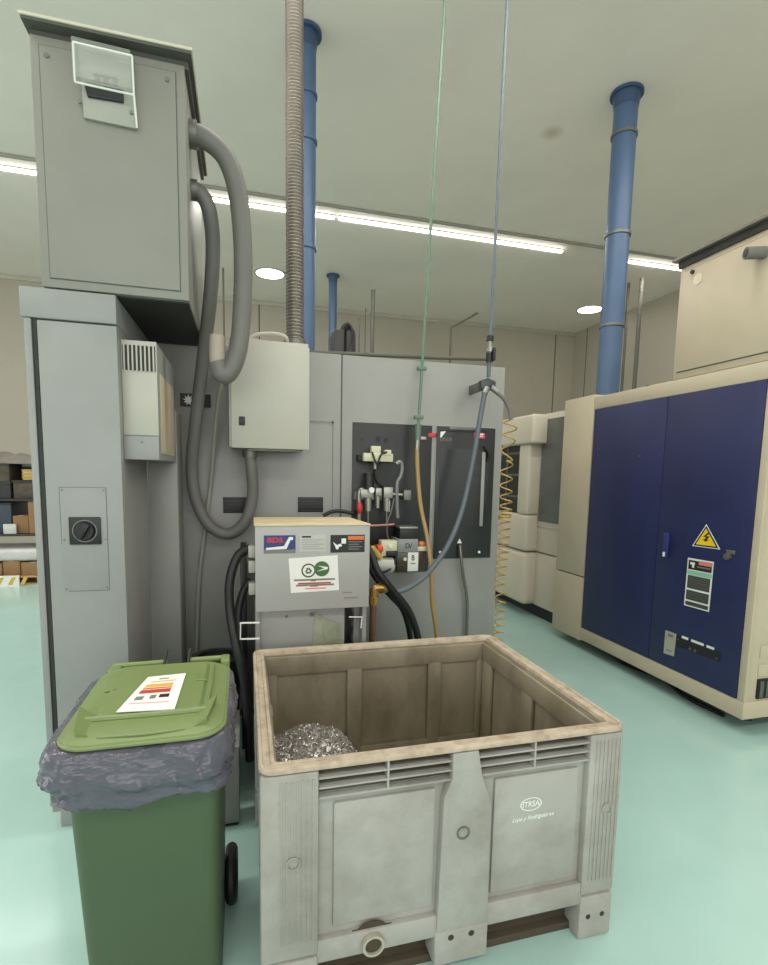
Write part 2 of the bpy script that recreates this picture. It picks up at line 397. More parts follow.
# printed emblem
e = at(531, 804, Y=BY0+.018)
MB().ring((e.x, BY0+.0182, e.z), (0, -1, 0), .028, .0315, .0012, sx=1.25, sy=.72).build('emblem_ring', white_p, bb)
text('emblem_lettering', 'ITRSA', .027, (e.x, BY0+.0172, e.z), *FR, white_p, bb, sx=.9)
e2 = at(532, 817, Y=BY0+.018)
text('script_lettering', 'Lope y Rodriguez s.a', .019, (e2.x+.003, BY0+.0172, e2.z), (1, 0, .03), (0, 0, 1), white_p, bb, shear=.45, sx=.95)
# heap of chips
ch = bmesh.new(); HC = (.19, 1.62)
def heap_z(x, y):
    d = math.hypot((x-HC[0])/.235, (y-HC[1])/.30)
    n = noise.noise(Vector((x*11, y*11, 5)))*.03
    return .19+.498*max(0, 1-.40*d**3.4)+n*1.2 if d < 1 else .19+.498*.58*max(0, 1-(d-1)*2.2)+n
cm = MB(); lo = []
gx, gy = 26, 34
b = bmesh.new(); G = []
for i in range(gx+1):
    row = []
    for j in range(gy+1):
        x = .086+(.55-.086)*i/gx; y = 1.43+(2.15-1.43)*j/gy
        z = heap_z(x, y)+noise.noise(Vector((x*28, y*28, 0)))*.012
        row.append(b.verts.new((x, y, max(z, .197))))
    G.append(row)
for i in range(gx):
    for j in range(gy): b.faces.new((G[i][j], G[i+1][j], G[i+1][j+1], G[i][j+1]))
cm._merge(b)
b = bmesh.new()
for k in range(7000):
    x = random.uniform(.088, .46); y = random.uniform(1.432, 2.0); z = heap_z(x, y)
    if z < .40: continue
    c = Vector((x, y, z+random.uniform(-.003, .010))); R_ = Matrix.Rotation(random.uniform(0, 6.3), 3, Vector((random.uniform(-1, 1), random.uniform(-1, 1), random.uniform(-1, 1))).normalized())
    r = random.uniform(.0035, .0075); wd = random.uniform(.0025, .0045); a0 = random.uniform(2.2, 4.5); prev = None
    for s_ in range(5):
        a = a0*s_/4; p = Vector((r*math.cos(a), r*math.sin(a), s_*.001))
        v1 = b.verts.new(c+R_ @ p); v2 = b.verts.new(c+R_ @ (p+Vector((0, 0, wd))))
        if prev: b.faces.new((prev[0], v1, v2, prev[1]))
        prev = (v1, v2)
cm._merge(b)
tag(cm.build('metal_chips', chip), 'heap of grey metal chips in the left front corner of the bulk box', 'chips', kind='stuff')

# ------------------------------------------------------------------ wheelie bin
wb = thing('wheelie_bin', (-.262, 1.66, 0), 'green two wheeled bin with flat lid and paper notice, left of the bulk box', 'bin')
body = MB(); L_ = []
for t_, z in ((0, .03), (.02, .012), (.5, .45), (.97, .845), (1, .85)):
    k = z/.85
    L_.append(rrect(-.452-.012*k, -.085+.012*k, 1.51-.1*k, 1.83+.05*k, .04, z))
body.loft([L_[1], L_[0], L_[2], L_[3]])
body.loft([rrect(-.455, -.066, 1.40, 1.90, .06, .845), rrect(-.46, -.062, 1.395, 1.905, .06, .86), rrect(-.455, -.066, 1.40, 1.9, .06, .872)])
body.build('body', bin_g, wb)
for x in (-.47, -.062):
    wh = MB().tube([V(x, 1.84+.078*math.cos(a), .1+.078*math.sin(a)) for a in [2*PI*k/32 for k in range(33)]], .022, 10, 0).build('wheel', rubber, wb)
    MB().cyl((x-.015, 1.84, .1), (x+.015, 1.84, .1), .062).build('hub', black, wh)
MB().cyl((-.47, 1.84, .1), (-.062, 1.84, .1), .012).build('axle', steel_d, wb)
ld = MB()
zl = .878
ld.loft([rrect(-.462, -.068, 1.375, 1.90, .07, zl-.004), rrect(-.47, -.06, 1.365, 1.905, .075, zl), rrect(-.466, -.064, 1.37, 1.9, .075, zl+.012), rrect(-.44, -.09, 1.405, 1.875, .06, zl+.026), rrect(-.425, -.105, 1.45, 1.865, .05, zl+.028)])
ld.loft([rrect(-.405, -.125, 1.485, 1.86, .03, zl+.026), rrect(-.398, -.132, 1.495, 1.853, .028, zl+.034)])
ld.tube([p+V(0, 0, 0) for p in rrect(-.468, -.062, 1.367, 1.902, .075, zl+.004)]+[rrect(-.468, -.062, 1.367, 1.902, .075, zl+.004)[0]], .006, 8, 0)
lido = ld.build('lid', lid_g, wb)
rd = MB()
rd.tube([V(-.42, 1.475, zl+.03), V(-.26, 1.47, zl+.031), V(-.115, 1.475, zl+.03), V(-.105, 1.50, zl+.03)], .009, 8)
rd.tube([V(-.115, 1.51, zl+.028), V(-.112, 1.65, zl+.03), V(-.115, 1.82, zl+.028)], .009, 8)
rd.tube([V(-.37, 1.39, zl+.02), V(-.26, 1.383, zl+.02), V(-.16, 1.39, zl+.02)], .004, 8)
rd.tube([V(-.415, 1.66, zl+.03), V(-.385, 1.66, zl+.036)], .004, 6, 0); rd.tube([V(-.155, 1.68, zl+.036), V(-.125, 1.68, zl+.034)], .004, 6, 0)
rd.build('lid_rib', lid_g, lido)
for sx in (-1, 1):                                            # wedge grips on the front corners
    cx = -.265+sx*.165
    g = MB().prism([V(cx-sx*.045, 1.50, zl+.02), V(cx+sx*.012, 1.52, zl+.012), V(cx+sx*.015, 1.52, zl+.052)], (-sx*.02, -.115, -.012))
    g.build('lid_grip', lid_g, lido)
hb = MB().cyl((-.45, 1.925, zl+.012), (-.275, 1.925, zl+.014), .011).cyl((-.20, 1.925, zl+.015), (-.07, 1.925, zl+.016), .011)
hb.box(-.46, -.42, 1.86, 1.93, zl-.01, zl+.018, .006).box(-.09, -.06, 1.86, 1.93, zl-.01, zl+.03, .006)
hb.build('hinge_bar', lid_g, wb)
for x in (-.285, -.205): MB().cyl((x, 1.89, zl+.0), (x+.008, 1.94, zl+.055), .005, seg=10).build('hinge_pin', rubber, wb)
zp = zl+.0375
P4 = [at(*p, Z=zp) for p in ((148, 677), (186, 673), (174.5, 709), (116, 712))]
nt = MB().prism(P4, (0, 0, -.002)).build('paper_notice', paper, lido, label='white paper notice')
def lidq(u0, v0, u1, v1, m_, name):
    f = lambda u, v: (P4[0]*(1-u)+P4[1]*u)*(1-v)+(P4[3]*(1-u)+P4[2]*u)*v
    MB().prism([f(u0, v0)+V(0, 0, .0004), f(u1, v0)+V(0, 0, .0004), f(u1, v1)+V(0, 0, .0004), f(u0, v1)+V(0, 0, .0004)], (0, 0, .0004)).build(name, m_, nt)
lidq(.36, .10, .60, .13, inkgrey, 'printed_line'); lidq(.2, .18, .8, .21, print_yel, 'printed_line')
lidq(.15, .27, .78, .36, print_yel, 'printed_band'); lidq(.14, .38, .78, .42, print_orange, 'printed_band'); lidq(.13, .44, .78, .54, print_brick, 'printed_band')
lidq(.14, .62, .30, .72, inkgrey, 'printed_symbol'); lidq(.42, .60, .54, .70, inkgrey, 'printed_symbol'); lidq(.60, .59, .8, .68, ink, 'printed_symbol')
lidq(.1, .8, .85, .815, salmon, 'printed_line')
# bin bag turned over the rim
bg = MB(); Ls = []
def resample(lp, n):
    P = lp+[lp[0]]; L = [0]
    for i in range(1, len(P)): L.append(L[-1]+(P[i]-P[i-1]).length)
    out, j = [], 0
    for k in range(n):
        t = L[-1]*k/n
        while L[j+1] < t: j += 1
        out.append(P[j].lerp(P[j+1], (t-L[j])/max(L[j+1]-L[j], 1e-9)))
    return out
prof = [(.868, -.006), (.876, .018), (.868, .036), (.85, .043), (.83, .046), (.81, .050), (.795, .053), (.78, .050), (.765, .040), (.752, .034), (.74, .031), (.728, .03), (.715, .024), (.705, .012)]
for li, (z, o_) in enumerate(prof):
    lp = resample(rrect(-.458-o_*1.15, -.066+o_*.5, 1.405-o_*1.1, 1.9+o_*.4, .05+max(o_, 0), z, 24), 260)
    out = []
    c = Vector((-.262, 1.65, z))
    for k, p in enumerate(lp):
        d = (p-c); d.z = 0; d.normalize()
        e_ = min(1, max(0, li-1)/2)
        w1 = noise.noise(Vector((p.x*14+z*20, p.y*14, z*34)))
        w2 = abs(noise.noise(Vector((p.x*26-z*30, p.y*26, z*60+4))))
        w3 = abs(noise.noise(Vector((p.x*55+z*40, p.y*55, z*45))))
        q = (w1*.012-w2*.016-w3*.008+.008)*e_
        zz = noise.noise(Vector((p.x*9, p.y*9, 3)))*.014*(li/13)
        if li >= 9: zz += -.012*math.sin(k*.13)*(li-8)/5
        out.append(p+d*max(q, -.016)+V(0, 0, zz))
    Ls.append(out)
bg.loft(Ls, False, False)
tag(bg.build('bin_bag', bagm, None, 60), 'crumpled grey plastic bag turned over the rim of the green bin', 'bin bag')

# ------------------------------------------------------------------ tall electrical cabinet on the left
YC = 2.414
tc_ = thing('electrical_cabinet', (-.67, 2.7, 0), 'tall narrow grey electrical cabinet with a black rotary switch, behind the green bin', 'cabinet')
ZH = at(70, 320.5, Y=YC).z
MB().box(-.838, -.503, YC+.02, 3.0, .06, ZH, .004).box(-.838, -.503, 3.0, 3.28, 1.95, ZH).build('body', grey, tc_)
ZH = at(70, 320.5, Y=YC).z
MB().box(-.848, -.502, YC-.003, 3.28, ZH, 2.283, .005).build('top_hood', cab, tc_)
MB().box(-.808, -.795, YC+.005, YC+.021, .1, ZH-.002).build('door_gap', dark, tc_)
MB().box(-.838, -.812, YC, YC+.022, .1, ZH-.002, .003).build('side_stile', cab, tc_)
dr = MB().box(-.793, -.503, YC, YC+.025, .1, ZH-.006, .005).build('door', cab, tc_)
MB().box(-.80, -.51, YC+.0, YC+.4, 0, .095, .004).build('plinth', cab, tc_)
# inspection plate: fine outline and screws
a, b2 = at(59, 487, Y=YC), at(110, 590, Y=YC)
pl = MB().box(a.x, b2.x, YC-.002, YC, b2.z, a.z, .001).build('inspection_plate', cab, dr)
ol = MB()
for x0, x1, z0, z1 in ((a.x, b2.x, a.z-.0015, a.z), (b2.x-.0015, b2.x, b2.z, a.z), (a.x+.02, b2.x, b2.z, b2.z+.0015), (a.x, a.x+.001, b2.z+.2, a.z)): ol.box(x0, x1, YC-.0027, YC-.0015, z0, z1)
ol.build('plate_edge', grey_seam, dr)
for sx_, sz_ in ((a.x+.01, a.z-.012), (b2.x-.01, a.z-.012), (b2.x-.01, b2.z+.012), (a.x+.01, b2.z+.012), (b2.x-.008, (a.z+b2.z)/2), (a.x+.01, (a.z+b2.z)/2)):
    MB().cyl((sx_, YC-.002, sz_), (sx_, YC-.004, sz_), .0035, seg=10).build('screw', steel_d, dr)
a, b2 = at(69, 517, Y=YC), at(102, 544, Y=YC)
sw = MB().box(a.x, b2.x, YC-.012, YC-.002, b2.z, a.z, .003).build('switch_plate', black, tc_)
c = (a+b2)/2
MB().cyl((c.x, YC-.012, c.z), (c.x, YC-.03, c.z), .04, .036, 32).box(c.x-.012, c.x+.012, YC-.05, YC-.03, c.z-.036, c.z+.036, .005, mtx=Matrix.Translation(V(c.x, 0, c.z)) @ Matrix.Rotation(.5, 4, 'Y') @ Matrix.Translation(V(-c.x, 0, -c.z))).build('rotary_knob', rubber, sw)
MB().ring((c.x, YC-.0125, c.z), (0, -1, 0), .043, .047, .002).build('dial_ring', steel_d, sw)

# ventilation unit on its right side
vu = thing('ventilation_unit', (-.43, 2.75, 1.618), 'white boxy ventilation unit with top grille on the side of the tall grey cabinet', 'ventilation unit')
vx0, vx1, vy0, vy1, vz0, vz1 = -.502, -.362, 2.47, 3.05, 1.62, 2.122
MB().box(vx0, vx1, vy0+.004, vy1, vz0, vz1, .004).build('housing', cab, vu)
MB().box(vx0, vx1, vy0, vy0+.006, vz0+.105, vz1, .002).build('front_cover', white, vu)
MB().box(vx0+.005, vx1-.005, vy0-.001, vy0+.002, vz1-.125, vz1-.02).build('grille_recess', dark, vu)
for k in range(8):
    x = vx0+.012+k*.0165; MB().box(x-.0035, x+.0035, vy0-.005, vy0, vz1-.13, vz1-.016, .001).build('grille_slat', white, vu)
MB().box(vx0, vx1, vy0-.006, vy0, vz0, vz0+.1, .002).build('lower_flange', cab, vu)
MB().box(vx1, vx1+.003, vy0+.06, vy1-.08, vz0+.03, vz1-.12, .001).build('lit_side_plate', cream, vu)  # cream plate puts the light falling on this side into the colour
MB().cyl((-.43, vy0-.006, vz0+.075), (-.43, vy0-.009, vz0+.075), .006, seg=12).build('screw', steel_d, vu)

# column in front of the machine
clm = MB().box(-.51, -.358, 3.05, 3.285, 0, 1.9, .004)
tag(clm.build('cable_column', grey), 'plain grey vertical cable column between the tall cabinet and the machine front', 'column')

# ------------------------------------------------------------------ upper cabinet with breaker window
uc = thing('upper_cabinet', (-.495, 2.83, 2.284), 'grey green box cabinet with a clear breaker window, raised on top of the tall cabinet', 'cabinet')
MB().box(-.768, -.22, YC+.004, 3.24, 2.29, 3.2, .004).build('body', cab_top, uc)
MB().box(-.76, -.225, YC+.03, 3.23, 2.284, 2.2905).build('underside', dark, uc)  # dark sheet painting in the shade below the cabinet
MB().box(-.786, -.184, YC-.046, 3.27, 3.228, 3.238, .002).build('roof_cap', mat('roof_edge', (206, 200, 180), .4), uc)
MB().box(-.78, -.19, YC-.04, 3.26, 3.218, 3.228).box(-.768, -.205, YC+.008, 3.25, 3.19, 3.219).build('roof_soffit', mat('soffit_shade', (84, 82, 76), .6), uc)  # dark colour paints in the shade under the roof edge
a, b2 = at(38, 38, Y=YC), at(180, 297, Y=YC)
x0, x1, z0, z1 = -.735, -.255, 2.325, 3.165
g = MB().box(x0-.003, x1+.003, YC+.001, YC+.005, z0-.003, z1+.003).build('panel_groove', grey_seam, uc)
fp = MB().box(x0, x1, YC-.003, YC+.006, z0, z1, .002).build('front_panel', cab_top, uc)
for sx_, sz_ in ((x0+.025, z1-.035), (x1-.03, z1-.035)):
    MB().cyl((sx_, YC-.003, sz_), (sx_, YC-.007, sz_), .009, seg=16).build('panel_lock', steel_d, fp)
# breaker window
A = lambda px, py, dy=0: at(px, py, Y=YC-.003-dy)
bw = MB().prism([A(79, 45), A(133, 57), A(137, 131), A(85, 120)], (0, -.016, 0), .002).build('breaker_frame', mat('breaker_grey', (158, 158, 148), .45), uc)
bl = MB().prism([A(84.5, 84, .0165), A(124, 92, .0165), A(124, 104, .0165), A(88, 98, .0165)], (0, -.012, 0), .003).build('breaker_switch', black, bw)
for px, py in ((80, 102), (131.5, 113)): 
    p = A(px, py, .016); MB().cyl(p, p+V(0, -.006, 0), .007, seg=12).build('screw', steel_d, bw)
cv = MB().prism([A(73, 42, .02), A(132, 56, .02), A(134, 95, .02), A(75, 82, .02)], (0, -.035, 0), .006).build('clear_cover', clear, uc, label='clear hinged breaker cover')
ce = MB()
cr_ = [A(73, 42, .055), A(132, 56, .055), A(134, 95, .055), A(75, 82, .055)]
for i in range(4): ce.tube([cr_[i], cr_[(i+1) % 4]], .004, 8, 0)
ce.tube([A(134, 95, .055), A(137, 128, .02)], .004, 8, 0)
ce.build('cover_edge', clear_edge, cv)
lg = MB()
for k in range(3): lg.prism([A(94+k*9, 76+k*2, .0165), A(100+k*9, 77+k*2, .0165), A(100+k*9, 82+k*2, .0165), A(95+k*9, 81+k*2, .0165)], (0, -.002, 0))
lg.prism([A(93, 73, .0165), A(118, 78, .0165), A(118, 80, .0165), A(93, 75, .0165)], (0, -.002, 0))
lg.build('breaker_toggle', inkgrey, bw)

# ------------------------------------------------------------------ main machine body
YM = 3.3
mc = thing('machining_center', (.55, 4.3, 0), 'large grey machining centre with a black hose panel and dark window behind the bulk box', 'machine')
MB().box(-.84, 1.72, YM+.012, 5.4, .05, 2.315).build('body', grey, mc)
sx1 = at(342, 359, Y=YM).x
MB().box(-.84, sx1-.004, YM, YM+.02, .08, 2.318, .004).build('left_panel', grey, mc)
MB().box(sx1+.004, 1.728, YM, YM+.02, .08, 2.318, .004).build('right_panel', grey, mc)
MB().box(sx1-.004, sx1+.004, YM+.006, YM+.014, .08, 2.315).build('panel_gap', grey_seam, mc)
MB().box(-.84, 1.70, YM+.03, 5.3, 0, .06).build('base', dark, mc)
pth = path([(310, 352.5, YM+.02), (340, 353.5, YM+.02), (400, 356, YM+.02), (445, 358, YM+.02), (489, 359, YM+.02)])
MB().tube(pth, .013, 10).build('top_rail', mat('olive_rail', (88, 88, 74), .5), mc)
ln = MB(); a, b2 = at(310, 421, Y=YM), at(333, 422, Y=YM)
ln.box(a.x, b2.x, YM-.003, YM+.001, a.z-.003, a.z+.003).sphere((b2.x, YM-.004, b2.z), .009).build('latch_rod', steel_d, mc)
vm = at(333, 423, Y=YM); MB().box(vm.x-.0015, vm.x+.0015, YM-.0012, YM+.001, 1.1, vm.z).build('panel_seam', grey_seam, mc)
for a, b2, c_ in (((223, 497), (250, 513), 0), ((298, 497), (323, 512), 0)):
    v_ = qY(a, b2, YM, .006, .002).build('vent_cover', black, mc)
    p, q = at(*a, Y=YM-.006), at(*b2, Y=YM-.006); sl = MB()
    for k in range(5): zz = q.z+(p.z-q.z)*(k+.7)/5.4; sl.box(p.x+.008, q.x-.008, YM-.009, YM-.005, zz-.004, zz+.002)
    sl.build('vent_slat', dark, v_)
lb = qY((180, 393), (195, 407), YM, .002).build('label_plate', black, mc)
def starY(px, py, r, Y, m_, name, parent, n=9):
    c = at(px, py, Y=Y); pts = []
    for k in range(2*n):
        rr = r*(1 if k % 2 == 0 else .5); a = PI*k/n+.2; pts.append(V(c.x+rr*math.cos(a), Y, c.z+rr*math.sin(a)))
    MB().prism(pts, (0, -.0012, 0)).build(name, m_, parent)
starY(188.5, 400, .033, YM-.0021, white_p, 'label_emblem', lb)
qY((197, 394), (211, 408), YM, .002).build('label_plate', black, mc)
# black hose panel and window
a, b2 = at(352.5, 422.5, Y=YM), at(428, 570, Y=YM)
hp = MB().box(a.x, b2.x, YM-.004, YM+.002, .92, 1.905, .002).build('hose_panel', panel_black, mc)
for px, py, w_ in ((362, 439, .02), (378, 439, .03), (386, 440, .03)):
    p = at(px, py, Y=YM-.004); MB().cyl((p.x, YM-.004, p.z), (p.x, YM-.008, p.z), w_*.5, seg=16).build('hole_plug', rubber, hp)
a, b2 = at(436.5, 426, Y=YM), at(495, 426, Y=YM); wz0 = at(460, 558, Y=YM).z
MB().box(a.x-.006, b2.x+.006, YM-.006, YM+.002, wz0-.006, 1.912, .003).build('window_frame', cab, mc)
wd_ = MB().box(a.x, b2.x, YM-.012, YM-.004, wz0, 1.905, .003).build('window_panel', panel_black, mc)
z_a, z_b = at(460, 449, Y=YM-.012).z, at(460, 526, Y=YM-.012).z
xa, xb = at(438, 480, Y=YM-.012).x, at(489, 480, Y=YM-.012).x
MB().box(xa+.01, xb-.01, YM-.014, YM-.011, z_b, z_a).build('window_pane', glass, wd_)
p, q = at(482, 452, Y=YM-.014), at(486, 526, Y=YM-.014)
MB().box(p.x, p.x+.026, YM-.02, YM-.012, q.z, p.z, .003).build('window_handle', mat('grey_strip', (150, 150, 145), .4), wd_)
hd = path([(484, 446, YM-.02), (489, 454, YM-.03), (487, 462, YM-.02)]); MB().tube(hd, .008, 8).build('handle_loop', rubber, wd_)
MB().box(a.x+.09, a.x+.28, YM-.016, YM-.011, 1.885, 1.903, .002).build('top_strip', steel_d, wd_)
MB().box(a.x+.02, a.x+.36, YM-.016, YM-.011, 1.872, 1.884, .002).build('top_black_rail', black, wd_)  # narrow black rail under the top strip
pk = MB().box(at(474, 432, Y=YM-.012).x, at(485, 432, Y=YM-.012).x, YM-.0145, YM-.011, at(480, 438.5, Y=YM-.012).z, at(480, 431.5, Y=YM-.012).z).build('pink_label', print_pink, wd_, label='pink label with white lines')
c = at(479.5, 434.5, Y=YM-.0147)
MB().box(c.x-.03, c.x+.03, YM-.0155, YM-.0143, c.z-.004, c.z+.006).box(c.x-.02, c.x+.025, YM-.0155, YM-.0143, c.z-.016, c.z-.011).build('printed_line', white_p, pk)
c = at(443, 434.5, Y=YM-.012)
MB().prism([V(c.x-.02, YM-.013, c.z-.02), V(c.x-.012, YM-.013, c.z-.02), V(c.x+.022, YM-.013, c.z+.024), V(c.x-.018, YM-.013, c.z+.018)], (0, -.001, 0)).build('window_emblem', white_p, wd_)
c = at(444.5, 439.5, Y=YM-.012); text('window_lettering', 'DOOS', .03, (c.x+.01, YM-.0135, c.z), *FR, inkgrey, wd_)
for px in (440, 479):
    c = at(px, 552, Y=YM-.012); MB().cyl((c.x, YM-.012, c.z), (c.x, YM-.016, c.z), .009, seg=12).build('screw', white_p, wd_)
c = at(459.5, 541, Y=YM-.012)
MB().prism([V(c.x-.018, YM-.012, c.z-.016), V(c.x+.018, YM-.012, c.z-.016), V(c.x, YM-.012, c.z+.018)], (0, -.0015, 0)).build('warning_triangle', white_p, wd_)
qY((428, 433), (437.5, 437.5), YM, .006, .001).build('red_latch', red, mc)
cb = MB().tube(path([(460, 545, YM-.03), (461, 556, YM-.05), (463, 575, YM-.05), (467, 600, YM-.04), (466.5, 640, YM-.03)]), .011, 8)
tag(cb.build('power_cable', steel_d), 'short grey cable hanging below the dark machine window', 'cable')

# ------------------------------------------------------------------ white control box
wx0, wx1, wz0_, wz1_ = -.07, .358, 1.708, 2.305
cbx = thing('control_box', (.15, 3.16, wz0_), 'off white wall mounted control box under the corrugated steel duct', 'control box')
MB().box(wx0-.012, wx1-.004, 3.03, YM, wz0_+.005, wz1_-.004, .004).build('body', white, cbx)
dd = MB().prism([V(wx0, 3.012, wz0_), V(wx1, 3.012, wz0_), V(wx1, 3.012, 2.275), V(wx0, 3.012, 2.312)], (0, .02, 0), .003).build('door', white, cbx)
c = at(242, 421, Y=3.012); MB().box(c.x-.016, c.x+.016, 3.004, 3.014, c.z-.024, c.z+.024, .003).cyl((c.x, 3.006, c.z), (c.x, 2.998, c.z), .01, seg=14).build('lock_insert', black, dd)
MB().box(.02, .30, 3.06, 3.26, wz0_-.012, wz0_+.006, .002).build('gland_plate', steel_d, cbx)
c = at(250, 452, Y=3.14); MB().cyl((c.x, 3.14, wz0_-.05), (c.x, 3.14, wz0_-.005), .042, .046, 20).build('hose_gland', steel_d, cbx)
tb = MB().tube(path([(250, 339, 3.1), (258, 334.5, 3.1), (275, 334, 3.1), (285, 337, 3.1), (288, 343, 3.12)]), .012, 10)
tag(tb.build('cable_loop', white), 'short white cable arched over the top of the control box', 'cable')
# corrugated duct
dx, dy_ = at(295, 343, Y=3.16).x, 3.16
b_ = at(295, 343, Y=3.16); tp = at(291, 0, Y=3.4)
nseg = 600; base = V(b_.x, 3.16, 2.303); top = V(tp.x+.02, 3.42, H-.01)
fd = MB().tube([base.lerp(top, k/nseg/1.0) for k in range(nseg+1)], .055, 16, 0, lambda i, n: .047+(.006 if i % 4 in (1, 2) else -.001))
fdt = thing('corrugated_duct', base, 'grey corrugated flexible steel duct rising from the control box to the ceiling', 'duct')
fd.build('duct_hose', duct, fdt, 80); MB().cyl(base+V(0, 0, -.002), base+V(0, 0, .04), .064).build('collar', steel_d, fdt)

# ------------------------------------------------------------------ hoses at the left
s = at(190, 134, X=-.218)
pA = [s]+path([(205, 138, s.y), (226, 158, s.y+.02), (238, 195, s.y+.05), (243, 250, s.y+.08), (242, 310, s.y+.1), (238, 350, s.y+.1), (230, 371, s.y+.1), (222, 374, s.y+.1), (217.5, 362, s.y+.1)])
hA = thing('flexible_hose', s, 'thick grey hose looping from the upper cabinet down to a beige open end', 'hose')
MB().tube(pA, .044, 16, 8).build('hose_body', hose_g, hA)
MB().cyl(s+V(-.001, 0, 0), s+V(.03, 0, 0), .055).build('hose_fitting', steel_d, hA)
MB().tube(path([(219, 370, s.y+.1), (217.5, 358, s.y+.1), (217, 346, s.y+.1), (217.5, 336, s.y+.1)]), .038, 16, 6).build('hose_end', hose_b, hA)
s2 = at(192, 190, X=-.218)
pB = [s2]+path([(201, 194, s2.y), (209.5, 212, s2.y+.02), (213, 248, s2.y+.1), (210, 300, s2.y+.2), (203, 360, 3.02), (196, 420, 3.12), (192, 465, 3.2), (196, 499, 3.22), (209, 525, 3.22), (228, 534, 3.22), (245, 522, 3.2), (252.5, 497, 3.18), (252, 474, 3.15)])+[at(250, 456, Y=3.14)]
hB = thing('flexible_hose', s2, 'slim grey hose sagging in a U from upper cabinet to underside of control box', 'hose')
MB().tube(pB, .034, 16, 8).build('hose_body', hose_g, hB)
MB().cyl(s2+V(-.001, 0, 0), s2+V(.025, 0, 0), .043).build('hose_fitting', steel_d, hB)
tag(MB().tube(path([(221, 380, 2.95), (216, 420, 3.15), (211, 480, 3.26), (205, 530, 3.27), (199, 580, 3.27), (197, 630, 3.27), (196, 665, 3.27)]), .012, 8).build('flat_cable', mat('pale_cable', (150, 148, 138), .5)), 'thin pale cable running down the machine front behind the U shaped hose', 'cable')

# ------------------------------------------------------------------ chip conveyor head
cv_ = thing('chip_conveyor', (.31, 2.65, 0), 'grey chip conveyor head with BDS sticker and recycling notice behind the bulk box', 'conveyor')
cx0, cx1, cy0, cy1, cz0, cz1 = .042, .59, 2.45, 2.85, .925, 1.335
MB().box(cx0+.006, cx1-.006, cy0+.01, cy1, cz0, cz1-.006, .004).build('head_housing', grey, cv_)
fr = MB().box(cx0, cx1, cy0, cy0+.012, cz0-.006, cz1-.004, .003).build('front_plate', mat('conveyor_grey', (166, 165, 162), .4, var=.02), cv_)
MB().prism([V(cx0-.004, cy0-.006, cz1), V(cx1+.004, cy0-.006, cz1), V(cx1-.03, cy1, cz1), V(cx0, cy1, cz1)], (0, 0, -.008), .002).build('top_cover', cover_beige, cv_)
MB().box(cx0+.012, cx1-.11, cy0+.06, cy0+.09, .45, cz0, .003).box(cx0, cx0+.02, cy0+.05, cy1, .3, cz0).box(cx1-.02, cx1, cy0+.05, cy1, .3, cz0).build('chute', grey, cv_)
MB().box(cx0+.03, cx1-.03, cy0+.2, 3.26, .05, .5).build('lower_frame', dark, cv_)
for x in (cx0+.0, cx1-.05):
    for y in (cy0+.12, cy1-.05): MB().box(x, x+.05, y, y+.05, 0, .95).build('leg', grey, cv_)
MB().prism([V(.33, cy0+.056, cz0-.03), V(.36, cy0+.03, cz0-.06), V(.40, cy0+.03, .6), V(.31, cy0+.056, .6)], (0, .004, 0)).prism([V(.36, cy0+.03, cz0-.06), V(.46, cy0+.058, cz0-.10), V(.47, cy0+.058, .6), V(.40, cy0+.03, .6)], (0, .004, 0)).build('splash_guard', algae, cv_)
MB().cyl((.19, cy0+.06, cz0-.05), (.19, cy0+.054, cz0-.05), .007, seg=12).build('bolt', steel_d, cv_)
MB().cyl((.315, cy0+.06, cz0-.045), (.315, cy0+.05, cz0-.045), .010, seg=12).build('bolt', steel_d, cv_)
# stickers
YS = cy0
st = qY((263.7, 535.5), (295.5, 553), YS, .0012).build('maker_sticker', print_blue, fr, label='navy sticker reading BDS')
c = at(275, 540.5, Y=YS-.0015); text('sticker_lettering', 'BDS', .032, (c.x, YS-.0016, c.z), *FR, print_red, st, sx=1.3, bold=.03)
g = lambda px, py: at(px, py, Y=YS-.0014)
MB().prism([g(266, 548), g(284, 546), g(289, 537), g(293, 537), g(293, 540), g(290.5, 540), g(286.5, 549), g(266, 550)], (0, -.0008, 0)).build('conveyor_symbol', white_p, st)
qY((264, 550), (295.5, 552.8), YS-.0013, .0006).build('lower_band', inkgrey, st)
st = qY((300, 535), (326, 551), YS, .0008).build('rating_plate', mat('pale_plate', (186, 187, 182), .45), fr)
rl = MB(); qY((302, 536), (311, 537.6), YS-.0008, .0006, mb=rl)
rl.build('printed_line', ink, st)
rl = MB()
for k in range(5): qY((302, 539.5+k*2.2), (325-(k % 2)*6, 540.2+k*2.2), YS-.0008, .0005, mb=rl)
rl.build('printed_text', mat('faint_print', (160, 160, 155), .5), st)
st = qY((330.5, 535), (364.5, 552), YS, .0012, ).build('warning_sticker', black, fr, label='black and orange warning sticker')
qY((348, 536), (364, 539.6), YS-.0012, .0006).build('orange_band', print_orange, st)
rl = MB()
for k in range(4): qY((348.5, 541.5+k*2.4), (362-(k % 2)*3, 542.2+k*2.4), YS-.0012, .0005, mb=rl)
rl.build('printed_text', inkgrey, st)
MB().prism([g(333, 542), g(337, 545), g(341, 543.5), g(342, 546), g(339, 547), g(338, 549.5), g(336, 549), g(335, 546)], (0, -.0008, 0)).build('hand_symbol', white_p, st)
qY((341.5, 538.5), (346, 543.5), YS-.0012, .0006).build('white_square', white_p, st)
pp = MB().prism([at(*p, Y=YS-.001) for p in ((288.5, 558.5), (337.5, 555), (339, 590), (291, 593))], (0, -.001, 0)).build('paper_notice', paper, fr, label='white recycling notice')
c = at(308.5, 570.5, Y=YS-.002); r_ = .034
MB().ring((c.x, YS-.002, c.z), (0, -1, 0), r_*.8, r_, .0008).build('recycle_ring', print_dkgreen, pp)
tri = MB()
